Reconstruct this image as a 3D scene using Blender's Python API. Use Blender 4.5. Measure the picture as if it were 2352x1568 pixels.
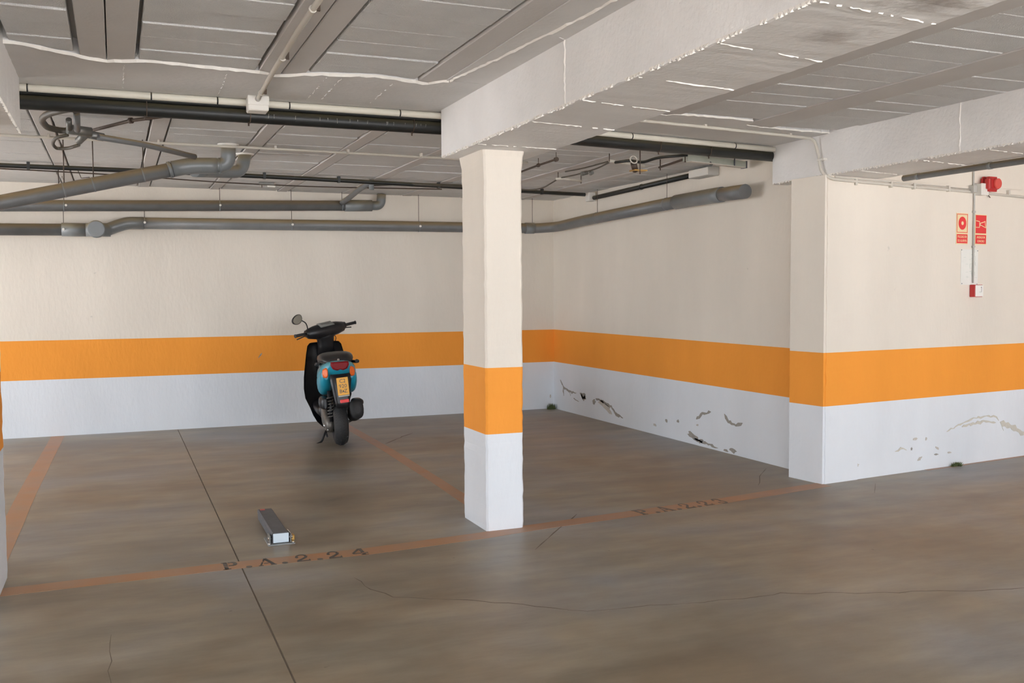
import bpy, bmesh, math, random
from mathutils import Vector, Matrix, Euler
random.seed(7)
for o in list(bpy.data.objects): bpy.data.objects.remove(o)
S = bpy.context.scene
COL = S.collection

# ------------------------------------------------------------------ camera, world, light, exposure
cam_d = bpy.data.cameras.new('camera'); cam = bpy.data.objects.new('camera', cam_d); COL.objects.link(cam)
R_ = Vector((0.925, -0.381, -0.006)).normalized(); F_ = Vector((0.3799, 0.9236, -0.0508)).normalized()
def cam_axes(pitch, yaw, roll):
    cy, sy, cp, sp = math.cos(yaw), math.sin(yaw), math.cos(pitch), math.sin(pitch)
    f = Vector((sy*cp, cy*cp, -sp)); r = Vector((cy, -sy, 0)); u = r.cross(f)
    c, s = math.cos(roll), math.sin(roll)
    return c*r + s*u, c*u - s*r, f
r_, u_, f_ = cam_axes(0.0508, 0.3902, -0.0056)
m = Matrix.Identity(4)
for i in range(3):
    m[i][0] = r_[i]; m[i][1] = u_[i]; m[i][2] = -f_[i]
m.translation = Vector((0, 0, 1.5))
cam.matrix_world = m
cam_d.sensor_width = 36; cam_d.lens = 2211.3/2352*36; cam_d.clip_start = 0.05; cam_d.clip_end = 300
S.camera = cam
w = bpy.data.worlds.new('daylight'); S.world = w; w.use_nodes = True
bg = w.node_tree.nodes['Background']; bg.inputs[0].default_value = (0.90, 0.97, 1.06, 1); bg.inputs[1].default_value = 2.6
def portal(name, loc, rot, sx, sy):
    l = bpy.data.lights.new(name, 'AREA'); l.shape = 'RECTANGLE'; l.size = sx; l.size_y = sy
    o = bpy.data.objects.new(name, l); COL.objects.link(o); o.location = loc; o.rotation_euler = rot
    l.cycles.is_portal = True
portal('open_side_rear', (2.4, -5.0, 1.35), (math.radians(90), 0, 0), 15.6, 2.7)
portal('open_side_left', (-5.5, 9.1, 1.35), (math.radians(90), 0, math.radians(-90)), 4.2, 2.7)
sun = bpy.data.lights.new('sun', 'SUN'); sun.energy = 18; sun.angle = .01; sun.color = (1, .975, .96)
so = bpy.data.objects.new('sun', sun); COL.objects.link(so); so.rotation_euler = (math.radians(28), math.radians(-14), 0); so.location = (0, -12, 12)
S.cycles.diffuse_bounces = 7
S.view_settings.view_transform = 'Standard'; S.view_settings.look = 'None'
S.view_settings.gamma = 1; S.view_settings.use_curve_mapping = False
S.view_settings.exposure = 1.37

# ------------------------------------------------------------------ materials
def mat(name, col, rough=0.6, metal=0.0, var=0.06, scale=6, bump=0.0, bscale=60, dust=None, spec=0.5):
    m = bpy.data.materials.new(name); m.use_nodes = True
    nt = m.node_tree; N = nt.nodes; L = nt.links; b = N['Principled BSDF']
    b.inputs['Roughness'].default_value = rough; b.inputs['Metallic'].default_value = metal
    b.inputs['Specular IOR Level'].default_value = spec
    geo = N.new('ShaderNodeNewGeometry')
    nz = N.new('ShaderNodeTexNoise'); nz.inputs['Scale'].default_value = scale; nz.inputs['Detail'].default_value = 5
    L.new(geo.outputs['Position'], nz.inputs['Vector'])
    mx = N.new('ShaderNodeMixRGB'); mx.inputs[1].default_value = [max(0, c*(1-var*1.6)) for c in col]+[1]
    mx.inputs[2].default_value = [min(1, c*(1+var*1.6)) for c in col]+[1]
    L.new(nz.outputs['Fac'], mx.inputs[0]); last = mx.outputs[0]
    if dust:
        sx = N.new('ShaderNodeSeparateXYZ'); L.new(geo.outputs['Normal'], sx.inputs[0])
        mr = N.new('ShaderNodeMapRange'); mr.inputs[1].default_value = 0.0; mr.inputs[2].default_value = 0.55
        L.new(sx.outputs['Z'], mr.inputs[0])
        m2 = N.new('ShaderNodeMixRGB'); m2.inputs[2].default_value = list(dust)+[1]
        L.new(mr.outputs[0], m2.inputs[0]); L.new(last, m2.inputs[1]); last = m2.outputs[0]
    L.new(last, b.inputs['Base Color'])
    if bump:
        n2 = N.new('ShaderNodeTexNoise'); n2.inputs['Scale'].default_value = bscale; n2.inputs['Detail'].default_value = 4
        L.new(geo.outputs['Position'], n2.inputs['Vector'])
        bp = N.new('ShaderNodeBump'); bp.inputs['Strength'].default_value = bump; bp.inputs['Distance'].default_value = 0.01
        L.new(n2.outputs['Fac'], bp.inputs['Height']); L.new(bp.outputs[0], b.inputs['Normal'])
    return m

def wall_mat(name, lo, hi, cream=(0.80, 0.74, 0.655), white=(0.775, 0.815, 0.865), orange=(0.94, 0.36, 0.052), bump=0.25):
    m = bpy.data.materials.new(name); m.use_nodes = True
    nt = m.node_tree; N = nt.nodes; L = nt.links; b = N['Principled BSDF']; b.inputs['Roughness'].default_value = 0.75
    b.inputs['Specular IOR Level'].default_value = 0.25
    geo = N.new('ShaderNodeNewGeometry'); sx = N.new('ShaderNodeSeparateXYZ'); L.new(geo.outputs['Position'], sx.inputs[0])
    def gt(v):
        g = N.new('ShaderNodeMath'); g.operation = 'GREATER_THAN'; g.inputs[1].default_value = v
        L.new(sx.outputs['Z'], g.inputs[0]); return g.outputs[0]
    a = N.new('ShaderNodeMixRGB'); a.inputs[1].default_value = list(white)+[1]; a.inputs[2].default_value = list(orange)+[1]
    L.new(gt(lo), a.inputs[0])
    c = N.new('ShaderNodeMixRGB'); L.new(a.outputs[0], c.inputs[1]); c.inputs[2].default_value = list(cream)+[1]
    L.new(gt(hi), c.inputs[0])
    # broad paint unevenness, vertically drawn out roller strokes
    mp = N.new('ShaderNodeMapping'); mp.inputs['Scale'].default_value = (1, 1, 0.35)
    L.new(geo.outputs['Position'], mp.inputs[0])
    n1 = N.new('ShaderNodeTexNoise'); n1.inputs['Scale'].default_value = 1.6; n1.inputs['Detail'].default_value = 6
    L.new(mp.outputs[0], n1.inputs['Vector'])
    r1 = N.new('ShaderNodeMapRange'); r1.inputs[1].default_value = .3; r1.inputs[2].default_value = .7; r1.inputs[3].default_value = 0.93; r1.inputs[4].default_value = 1.03
    L.new(n1.outputs['Fac'], r1.inputs[0])
    mu = N.new('ShaderNodeMixRGB'); mu.blend_type = 'MULTIPLY'; mu.inputs[0].default_value = 1
    L.new(c.outputs[0], mu.inputs[1]); L.new(r1.outputs[0], mu.inputs[2])
    # small dark specks
    n3 = N.new('ShaderNodeTexNoise'); n3.inputs['Scale'].default_value = 9; n3.inputs['Detail'].default_value = 3
    L.new(geo.outputs['Position'], n3.inputs['Vector'])
    r3 = N.new('ShaderNodeMapRange'); r3.inputs[1].default_value = .76; r3.inputs[2].default_value = .82; r3.inputs[3].default_value = 0; r3.inputs[4].default_value = .45
    L.new(n3.outputs['Fac'], r3.inputs[0])
    sp = N.new('ShaderNodeMixRGB'); sp.inputs[2].default_value = (.42, .40, .37, 1); L.new(r3.outputs[0], sp.inputs[0]); L.new(mu.outputs[0], sp.inputs[1])
    L.new(sp.outputs[0], b.inputs['Base Color'])
    n2 = N.new('ShaderNodeTexNoise'); n2.inputs['Scale'].default_value = 35; n2.inputs['Detail'].default_value = 5
    L.new(mp.outputs[0], n2.inputs['Vector'])
    bp = N.new('ShaderNodeBump'); bp.inputs['Strength'].default_value = bump; bp.inputs['Distance'].default_value = 0.01
    L.new(n2.outputs['Fac'], bp.inputs['Height']); L.new(bp.outputs[0], b.inputs['Normal'])
    return m

def floor_mat(name, paint=None):
    m = bpy.data.materials.new(name); m.use_nodes = True
    nt = m.node_tree; N = nt.nodes; L = nt.links; b = N['Principled BSDF']
    geo = N.new('ShaderNodeNewGeometry')
    n1 = N.new('ShaderNodeTexNoise'); n1.inputs['Scale'].default_value = 0.55; n1.inputs['Detail'].default_value = 4; n1.inputs['Roughness'].default_value = .6
    L.new(geo.outputs['Position'], n1.inputs['Vector'])
    cr = N.new('ShaderNodeValToRGB'); e = cr.color_ramp.elements
    e[0].position = .38; e[0].color = (.235, .180, .118, 1); e[1].position = .64; e[1].color = (.262, .258, .252, 1)
    x = cr.color_ramp.elements.new(.5); x.color = (.285, .245, .185, 1)
    L.new(n1.outputs['Fac'], cr.inputs[0])
    mp = N.new('ShaderNodeMapping'); mp.inputs['Scale'].default_value = (0.45, 1.4, 1); mp.inputs['Rotation'].default_value = (0, 0, .12)
    L.new(geo.outputs['Position'], mp.inputs[0])
    n2 = N.new('ShaderNodeTexNoise'); n2.inputs['Scale'].default_value = 2.6; n2.inputs['Detail'].default_value = 8; n2.inputs['Roughness'].default_value = .62
    L.new(mp.outputs[0], n2.inputs['Vector'])
    r2 = N.new('ShaderNodeMapRange'); r2.inputs[1].default_value = .28; r2.inputs[2].default_value = .72; r2.inputs[3].default_value = .60; r2.inputs[4].default_value = 1.32
    L.new(n2.outputs['Fac'], r2.inputs[0])
    mu = N.new('ShaderNodeMixRGB'); mu.blend_type = 'MULTIPLY'; mu.inputs[0].default_value = 1
    L.new(cr.outputs[0], mu.inputs[1]); L.new(r2.outputs[0], mu.inputs[2]); last = mu.outputs[0]
    # oil stains
    n4 = N.new('ShaderNodeTexNoise'); n4.inputs['Scale'].default_value = 1.15; n4.inputs['Detail'].default_value = 5
    mp4 = N.new('ShaderNodeMapping'); mp4.inputs['Location'].default_value = (3.1, 7.7, 0); L.new(geo.outputs['Position'], mp4.inputs[0]); L.new(mp4.outputs[0], n4.inputs['Vector'])
    r4 = N.new('ShaderNodeMapRange'); r4.inputs[1].default_value = .58; r4.inputs[2].default_value = .75; r4.inputs[3].default_value = 0; r4.inputs[4].default_value = .55
    L.new(n4.outputs['Fac'], r4.inputs[0])
    m4 = N.new('ShaderNodeMixRGB'); m4.inputs[2].default_value = (.19, .155, .125, 1); L.new(r4.outputs[0], m4.inputs[0]); L.new(last, m4.inputs[1]); last = m4.outputs[0]
    # a few particular soft stains on the slab
    for (sx_, sy_, sr, sa) in ((1.75, 7.2, .55, .45), (1.35, 6.75, .4, .35), (.25, 5.95, .45, .35), (-.1, 9.0, .8, .3), (.95, 6.35, .3, .4), (1.9, 9.2, .5, .35), (.75, 4.6, .4, .3), (-.35, 10.4, .4, .45), (2.6, 3.3, .9, .25), (-.6, 5.9, .3, .45)):
        vm = N.new('ShaderNodeVectorMath'); vm.operation = 'DISTANCE'; vm.inputs[1].default_value = (sx_, sy_, 0)
        mw = N.new('ShaderNodeMixRGB'); mw.blend_type = 'LINEAR_LIGHT'; mw.inputs[0].default_value = .35
        L.new(geo.outputs['Position'], mw.inputs[1]); L.new(n2.outputs['Color'], mw.inputs[2]); L.new(mw.outputs[0], vm.inputs[0])
        rs = N.new('ShaderNodeMapRange'); rs.inputs[1].default_value = 0; rs.inputs[2].default_value = sr; rs.inputs[3].default_value = sa; rs.inputs[4].default_value = 0
        L.new(vm.outputs['Value'], rs.inputs[0])
        ms = N.new('ShaderNodeMixRGB'); ms.inputs[2].default_value = (.12, .10, .085, 1); L.new(rs.outputs[0], ms.inputs[0]); L.new(last, ms.inputs[1]); last = ms.outputs[0]
    # tiny spots
    n5 = N.new('ShaderNodeTexNoise'); n5.inputs['Scale'].default_value = 14; n5.inputs['Detail'].default_value = 2
    L.new(geo.outputs['Position'], n5.inputs['Vector'])
    r5 = N.new('ShaderNodeMapRange'); r5.inputs[1].default_value = .74; r5.inputs[2].default_value = .80; r5.inputs[3].default_value = 0; r5.inputs[4].default_value = .5
    L.new(n5.outputs['Fac'], r5.inputs[0])
    m5 = N.new('ShaderNodeMixRGB'); m5.inputs[2].default_value = (.07, .06, .05, 1); L.new(r5.outputs[0], m5.inputs[0]); L.new(last, m5.inputs[1]); last = m5.outputs[0]
    if paint:
        n6 = N.new('ShaderNodeTexNoise'); n6.inputs['Scale'].default_value = 5; n6.inputs['Detail'].default_value = 6
        L.new(geo.outputs['Position'], n6.inputs['Vector'])
        r6 = N.new('ShaderNodeMapRange'); r6.inputs[1].default_value = .3; r6.inputs[2].default_value = .7; r6.inputs[3].default_value = paint[3]+.14; r6.inputs[4].default_value = paint[3]-.22
        L.new(n6.outputs['Fac'], r6.inputs[0])
        m6 = N.new('ShaderNodeMixRGB'); m6.inputs[2].default_value = list(paint[:3])+[1]; L.new(r6.outputs[0], m6.inputs[0]); L.new(last, m6.inputs[1]); last = m6.outputs[0]
    L.new(last, b.inputs['Base Color'])
    r7 = N.new('ShaderNodeMapRange'); r7.inputs[3].default_value = .30; r7.inputs[4].default_value = .52
    L.new(n2.outputs['Fac'], r7.inputs[0]); L.new(r7.outputs[0], b.inputs['Roughness'])
    bp = N.new('ShaderNodeBump'); bp.inputs['Strength'].default_value = .12; bp.inputs['Distance'].default_value = 0.01
    L.new(n2.outputs['Fac'], bp.inputs['Height']); L.new(bp.outputs[0], b.inputs['Normal'])
    return m

M = {}
M['wall'] = wall_mat('painted_wall', .6054, 1.0217)
M['col'] = wall_mat('painted_column', .612, 1.03, bump=.35)
M['lcol'] = wall_mat('painted_column_left', .70, 1.10, bump=.35)
M['conc'] = mat('painted_concrete_beam', (.82, .81, .80), .8, var=.07, scale=3, bump=.35, bscale=40, spec=.25)
def stain(m, spots, col=(.30, .26, .235)):
    nt = m.node_tree; N = nt.nodes; L = nt.links; b = N['Principled BSDF']; last = b.inputs['Base Color'].links[0].from_socket
    geo = N.new('ShaderNodeNewGeometry'); nz = N.new('ShaderNodeTexNoise'); nz.inputs['Scale'].default_value = 7; nz.inputs['Detail'].default_value = 8; nz.inputs['Roughness'].default_value = .75
    L.new(geo.outputs['Position'], nz.inputs['Vector'])
    for x, y, z, r, a in spots:
        vm = N.new('ShaderNodeVectorMath'); vm.operation = 'DISTANCE'; vm.inputs[1].default_value = (x, y, z); L.new(geo.outputs['Position'], vm.inputs[0])
        rs = N.new('ShaderNodeMapRange'); rs.inputs[1].default_value = 0; rs.inputs[2].default_value = r; rs.inputs[3].default_value = .5; rs.inputs[4].default_value = 0; L.new(vm.outputs['Value'], rs.inputs[0])
        ad = N.new('ShaderNodeMath'); ad.operation = 'ADD'; L.new(rs.outputs[0], ad.inputs[0]); L.new(nz.outputs['Fac'], ad.inputs[1])
        r2 = N.new('ShaderNodeMapRange'); r2.inputs[1].default_value = .70; r2.inputs[2].default_value = .98; r2.inputs[3].default_value = 0; r2.inputs[4].default_value = a; L.new(ad.outputs[0], r2.inputs[0])
        mx = N.new('ShaderNodeMixRGB'); mx.inputs[2].default_value = list(col)+[1]; L.new(r2.outputs[0], mx.inputs[0]); L.new(last, mx.inputs[1]); last = mx.outputs[0]
    L.new(last, b.inputs['Base Color'])
stain(M['conc'], [(2.33, 2.72, 2.382, .24, .5), (2.36, 2.28, 2.382, .28, .7), (2.05, 2.6, 2.55, .3, .2)])
M['soffit'] = mat('painted_slab', (.70, .69, .68), .85, var=.06, scale=4, bump=.25, bscale=30, spec=.2)
M['block'] = mat('ceiling_block_face', (.68, .68, .675), .95, var=.05, scale=9, bump=.6, bscale=160, spec=.1)
M['joist'] = mat('precast_joist', (.62, .60, .585), .85, var=.05, scale=3, bump=.15, bscale=50, spec=.2)
M['mortar'] = mat('pale_mortar', (.86, .83, .78), .9, var=.05, scale=20, spec=.2)
M['floor'] = floor_mat('worn_concrete_floor')
M['oline'] = floor_mat('orange_floor_paint', (.43, .185, .062, .74))
M['black_stencil'] = floor_mat('black_stencil_paint', (.035, .03, .028, .96))
M['crack'] = mat('crack_brown', (.17, .14, .115), .9)  # plain brown tone of the floor cracks and the joint strip
M['pvc'] = mat('grey_pvc', (.155, .16, .165), .42, var=.15, scale=8, dust=(.27, .20, .11))
M['pvcjoint'] = mat('grey_pvc_fitting', (.19, .205, .215), .35, var=.12, scale=8, dust=(.24, .20, .13))
M['blackpipe'] = mat('black_plastic_pipe', (.012, .014, .014), .45, var=.3, scale=12, dust=(.075, .065, .04))
M['whitetube'] = mat('cream_conduit', (.74, .71, .62), .5, var=.04)
M['conduit'] = mat('painted_conduit', (.62, .585, .52), .6, var=.05)
M['oldconduit'] = mat('dusty_conduit', (.09, .08, .065), .6, var=.15, scale=20, dust=(.11, .085, .05))
M['greenduct'] = mat('grey_green_duct', (.42, .44, .38), .6, var=.12, scale=15)
M['steel'] = mat('galvanised_steel', (.20, .20, .19), .45, metal=.6, var=.12, scale=30)
M['rod'] = mat('rusty_rod', (.09, .065, .05), .6, metal=.4, var=.2, scale=40)
M['plasticwhite'] = mat('white_plastic_box', (.78, .76, .71), .5, var=.03)
M['boxgrey'] = mat('grey_plastic_box', (.50, .49, .46), .5, var=.03)
M['red'] = mat('red_plastic', (.52, .03, .03), .35, var=.05)
M['redlens'] = mat('bright_red_lens', (.72, .10, .08), .3, var=.05)
M['signred'] = mat('sign_red', (.80, .045, .05), .5, var=.03)
M['signcream'] = mat('sign_cream', (.85, .70, .42), .5, var=.03)
M['paper'] = mat('laminated_paper', (.83, .83, .79), .25, var=.03)
M['printgrey'] = mat('faint_print', (.50, .56, .52), .6)
M['white'] = mat('white_plastic', (.86, .85, .82), .4, var=.02)
M['dark'] = mat('dark_print', (.10, .10, .12), .5)
M['plaster'] = mat('exposed_plaster', (.34, .32, .29), .95, var=.2, scale=40, bump=.5, bscale=90)
M['plaster2'] = mat('faded_plaster', (.54, .51, .47), .95, var=.15, scale=30)
M['chip'] = mat('peeling_edge', (.60, .58, .52), .95, var=.1, scale=40)
M['moss'] = mat('moss', (.10, .13, .05), .95, var=.3, scale=60)
M['rubber'] = mat('tyre_rubber', (.022, .022, .023), .65, var=.2, scale=30)
M['blackplastic'] = mat('black_scooter_plastic', (.012, .012, .014), .38, var=.15, scale=10)
M['seat'] = mat('black_vinyl', (.022, .02, .02), .42, var=.15, scale=20)
M['teal'] = mat('turquoise_paint', (.012, .25, .36), .28, var=.10, scale=7, dust=(.12, .33, .37))
M['orangelens'] = mat('orange_lens', (.85, .15, .02), .25, var=.03)
M['taillens'] = mat('tail_lens', (.22, .006, .01), .5, spec=.25, var=.05)
M['plate'] = mat('yellow_plate', (.95, .50, .09), .4, var=.02)
M['reflector'] = mat('red_reflector', (.95, .10, .10), .3, var=.02)
M['chrome'] = mat('chrome', (.75, .75, .75), .15, metal=1, var=.02)
M['alloy'] = mat('dirty_aluminium', (.16, .15, .135), .5, metal=.6, var=.3, scale=25)
M['dashgrey'] = mat('dash_glass', (.22, .23, .22), .25, var=.05)
M['mirror'] = mat('mirror_glass', (.34, .33, .29), .12, metal=.6, var=.02)
M['brass'] = mat('brass', (.45, .27, .08), .4, metal=.7, var=.1)
M['barrier'] = mat('dull_blue_grey_metal', (.115, .12, .135), .55, metal=.3, var=.15, scale=20)
M['endcap'] = mat('pale_blue_face', (.62, .72, .80), .4, var=.04)
M['barbase'] = mat('zinc_plate', (.33, .34, .34), .5, metal=.4, var=.1, scale=20)
M['asphalt'] = mat('outside_paving', (.50, .49, .48), .9, var=.1)

# ------------------------------------------------------------------ helpers
def link(name, me, m=None, parent=None, smooth=False):
    if m is not None and not me.materials: me.materials.append(m)
    if smooth:
        for p in me.polygons: p.use_smooth = True
    o = bpy.data.objects.new(name, me); COL.objects.link(o)
    if parent: o.parent = parent
    return o
def bm_obj(name, bm, m, parent=None, smooth=False):
    bmesh.ops.recalc_face_normals(bm, faces=bm.faces[:])
    me = bpy.data.meshes.new(name); bm.to_mesh(me); bm.free()
    return link(name, me, m, parent, smooth)
def tag(o, label=None, cat=None, group=None, kind=None):
    if label: o['label'] = label
    if cat: o['category'] = cat
    if group: o['group'] = group
    if kind: o['kind'] = kind
    return o
def empty(name, loc=(0, 0, 0), rz=0):
    o = bpy.data.objects.new(name, None); COL.objects.link(o); o.location = loc; o.rotation_euler = (0, 0, rz)
    o.empty_display_size = .1
    return o
def reloc(parts, root):
    """parts were built in world coordinates: hang them under a root that stands elsewhere"""
    for p in parts:
        p.parent = root; p.location = p.location - root.location
def bm_box(bm, a, b, bev=0, M4=None, seg=1):
    r = bmesh.ops.create_cube(bm, size=1)
    vs = r['verts']; a = Vector(a); b = Vector(b)
    for v in vs:
        v.co = Vector(((v.co[i]+.5)*(b[i]-a[i])+a[i]) for i in range(3))
    if bev:
        es = list({e for v in vs for e in v.link_edges})
        g = bmesh.ops.bevel(bm, geom=es, offset=bev, segments=seg, affect='EDGES', clamp_overlap=True)
        vs = list({v for f in g['faces'] for v in f.verts} | {v for v in vs if v.is_valid})
    if M4:
        for v in vs: v.co = M4 @ v.co
    return vs
def box(name, a, b, m, parent=None, bev=0, M4=None, seg=1):
    bm = bmesh.new(); bm_box(bm, a, b, bev, M4, seg); return bm_obj(name, bm, m, parent)
def smooth_path(pts, rad, n=6):
    """round the corners of a polyline"""
    pts = [Vector(p) for p in pts]; out = [pts[0]]
    for i in range(1, len(pts)-1):
        p, a, b = pts[i], pts[i-1], pts[i+1]
        da, db = (a-p), (b-p); d = min(rad, da.length*.48, db.length*.48)
        s, e = p+da.normalized()*d, p+db.normalized()*d
        for k in range(n+1):
            t = k/n; out.append(s*(1-t)**2 + p*2*t*(1-t) + e*t*t)
    out.append(pts[-1]); return out
def bm_tube(bm, pts, rad, seg=10, caps=True):
    pts = [Vector(p) for p in pts]; n = len(pts)
    rads = rad if isinstance(rad, (list, tuple)) else [rad]*n
    T = []
    for i in range(n):
        d = (pts[min(i+1, n-1)]-pts[max(i-1, 0)]).normalized(); T.append(d)
    up = Vector((0, 0, 1)) if abs(T[0].z) < .9 else Vector((1, 0, 0))
    nrm = (up - T[0]*up.dot(T[0])).normalized(); rings = []
    for i in range(n):
        nrm = (nrm - T[i]*nrm.dot(T[i])).normalized(); bn = T[i].cross(nrm)
        rings.append([bm.verts.new(pts[i]+(nrm*math.cos(2*math.pi*k/seg)+bn*math.sin(2*math.pi*k/seg))*rads[i]) for k in range(seg)])
    for i in range(n-1):
        for k in range(seg):
            f = bm.faces.new((rings[i][k], rings[i][(k+1) % seg], rings[i+1][(k+1) % seg], rings[i+1][k])); f.smooth = True
    if caps:
        bm.faces.new(rings[0][::-1]); bm.faces.new(rings[-1])
def tube(name, pts, rad, m, parent=None, seg=12, bend=0, n=6):
    if bend: pts = smooth_path(pts, bend, n)
    bm = bmesh.new(); bm_tube(bm, pts, rad, seg)
    return bm_obj(name, bm, m, parent)
def bm_loft(bm, rings, closed=True, caps=True, smooth=True):
    R = [[bm.verts.new(p) for p in r] for r in rings]; n = len(R[0])
    for i in range(len(R)-1):
        for k in range(n if closed else n-1):
            f = bm.faces.new((R[i][k], R[i][(k+1) % n], R[i+1][(k+1) % n], R[i+1][k])); f.smooth = smooth
    if caps and closed:
        bm.faces.new(R[0][::-1]); bm.faces.new(R[-1])
def bm_prism(bm, pts, d):
    """polygon (3D points, planar) extruded by vector d"""
    a = [bm.verts.new(p) for p in pts]; b = [bm.verts.new(Vector(p)+Vector(d)) for p in pts]; n = len(pts)
    bm.faces.new(a); bm.faces.new(b[::-1])
    for i in range(n): bm.faces.new((a[i], b[i], b[(i+1) % n], a[(i+1) % n]))
def ribbon(name, pts, wds, z0, z1, m, parent=None, jit=0):
    """flat strip of paint / crack lying along a floor polyline"""
    bm = bmesh.new(); pts = [Vector((p[0], p[1])) for p in pts]; n = len(pts)
    if not isinstance(wds, (list, tuple)): wds = [wds]*n
    rows = []
    for i in range(n):
        d = (pts[min(i+1, n-1)]-pts[max(i-1, 0)]).normalized(); q = Vector((-d.y, d.x))
        a = pts[i]+q*(wds[i]/2+random.uniform(-jit, jit)); b = pts[i]-q*(wds[i]/2+random.uniform(-jit, jit))
        rows.append([bm.verts.new((a.x, a.y, z0)), bm.verts.new((a.x, a.y, z1)), bm.verts.new((b.x, b.y, z1)), bm.verts.new((b.x, b.y, z0))])
    for i in range(n-1):
        for k in range(4):
            bm.faces.new((rows[i][k], rows[i][(k+1) % 4], rows[i+1][(k+1) % 4], rows[i+1][k]))
    bm.faces.new(rows[0]); bm.faces.new(rows[-1][::-1])
    return bm_obj(name, bm, m, parent)
def resample(pts, step):
    out = []
    for a, b in zip(pts[:-1], pts[1:]):
        a = Vector(a); b = Vector(b); k = max(1, int((b-a).length/step))
        out += [a.lerp(b, i/k) for i in range(k)]
    return out+[Vector(pts[-1])]

# ------------------------------------------------------------------ the setting
YB = 11.274; XS = 5.221; ZC = 2.70
P0 = Vector((5.038, 5.938)); P1 = Vector((7.575, 6.242)); WD = (P1-P0).normalized(); WN = Vector((WD.y, -WD.x))  # right wall, facing the lane
# floor with a sawn joint
bm = bmesh.new()
prof = [(-5.7, -.15), (-5.7, 0), (.602, 0), (.604, -.004), (.610, -.004), (.611, 0), (13, 0), (13, -.15)]
for a in (0,):
    r0 = [bm.verts.new((x, -5.2, z)) for x, z in prof]; r1 = [bm.verts.new((x, YB+.3, z)) for x, z in prof]
    for k in range(len(prof)): bm.faces.new((r0[k], r0[(k+1) % 8], r1[(k+1) % 8], r1[k]))
    bm.faces.new(r0[::-1]); bm.faces.new(r1)
floor = tag(bm_obj('floor', bm, M['floor']), kind='structure')
box('joint_filler', (.604, -5.1, -.0039), (.610, YB-.01, -.0028), M['crack'], floor)
def crack(pts, wd, jit=.02, step=.12):
    q = resample([Vector((p[0], p[1])) for p in pts], step)
    q = [Vector((v.x+random.uniform(-jit, jit), v.y+random.uniform(-jit, jit))) for v in q]
    ws = [wd*random.uniform(.4, 1.3) for _ in q]; ws[0] = ws[-1] = wd*.2
    o = ribbon('floor_crack', q, ws, -.001, .0008, M['crack'], floor); return o
crack([(2.856, 5.805), (2.5, 5.40), (2.233, 5.087)], .008, .005)
crack([(5.071, 6.675), (4.80, 6.40), (4.559, 6.096)], .007, .005)
crack([(5.439, 5.80), (5.30, 5.66), (5.171, 5.524)], .009, .005)
crack([(1.13, 4.95), (1.165, 4.72), (1.24, 4.57), (1.417, 4.454), (1.602, 4.338), (1.824, 4.157), (2.025, 4.002), (2.346, 3.946), (2.67, 3.877), (3.037, 3.851), (3.432, 3.68), (4.184, 3.432), (5.2, 3.1)], .0065, .012, .07)
crack([(-.05, 4.55), (-.06, 4.1), (-.02, 3.7)], .005, .008, .1)
crack([(2.45, 9.3), (2.62, 9.55), (2.9, 9.9)], .012, .02, .1)
# walls
def wall_box(name, a, b, m=None): return tag(box(name, a, b, m or M['wall']), kind='structure')
wb = wall_box('wall_back', (-5.7, YB, 0), (XS+.3, YB+.25, 2.9))
ws = wall_box('wall_side', (XS, 6.2, 0), (XS+.3, YB, 2.9))
wall_box('wall_left', (-5.7, -5.2, 0), (-5.4, 7.0, 2.9))
bm = bmesh.new(); t = .3
q = [P0, P0+WD*5.2, P0+WD*5.2-WN*t, P0-WN*.35]
bm_prism(bm, [(p.x, p.y, 0) for p in q], (0, 0, 2.384))
wr = tag(bm_obj('wall_right', bm, M['wall']), kind='structure')
bm = bmesh.new(); q2 = [P0+WD*.59, P0+WD*5.2, P0+WD*5.2-WN*t, P0+WD*.59-WN*t]
bm_prism(bm, [(p.x, p.y, 2.38) for p in q2], (0, 0, .5)); bm_obj('wall_upper_part', bm, M['wall'], wr)
pe = P0+WD*5.2
wall_box('wall_far_right', (pe.x, -5.2, 0), (pe.x+.25, pe.y+.3, 2.9))
# peeled paint and cracks on the walls: small proud scabs of old plaster
def scab(parent, org, ux, n, pts, m, name='peeled_plaster', t=.003):
    bm = bmesh.new(); ux = Vector(ux); n = Vector(n)
    P = [Vector(org)+ux*p[0]+Vector((0, 0, p[1]))+n*-.002 for p in pts]
    bm_prism(bm, P, n*(t+.002)); return bm_obj(name, bm, m, parent)
def blob(cx, cz, rx, rz, n=14, j=.35, tilt=0):
    out = []
    for k in range(n):
        a = 2*math.pi*k/n; r = 1+random.uniform(-j, j)
        x = math.cos(a)*rx*r; z = math.sin(a)*rz*r
        out.append((cx+x*math.cos(tilt)-z*math.sin(tilt), cz+x*math.sin(tilt)+z*math.cos(tilt)))
    return out
def vein(pts, wd, step=.03, jit=.008):
    q = resample([Vector(p) for p in pts], step)
    q = [q[0]]+[Vector((v.x+random.uniform(-jit, jit), v.y+random.uniform(-jit, jit))) for v in q[1:-1]]+[q[-1]]
    L_, R2 = [], []
    for i, v in enumerate(q):
        d = (q[min(i+1, len(q)-1)]-q[max(i-1, 0)]).normalized(); p = Vector((-d.y, d.x)); h = wd*random.uniform(.25, .8)*(.2 if i in (0, len(q)-1) else 1)
        L_.append(v+p*h); R2.append(v-p*h)
    return [tuple(v) for v in L_+R2[::-1]]
side = dict(parent=ws, org=(XS, 0, 0), ux=(0, 1, 0), n=(-1, 0, 0))
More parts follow.
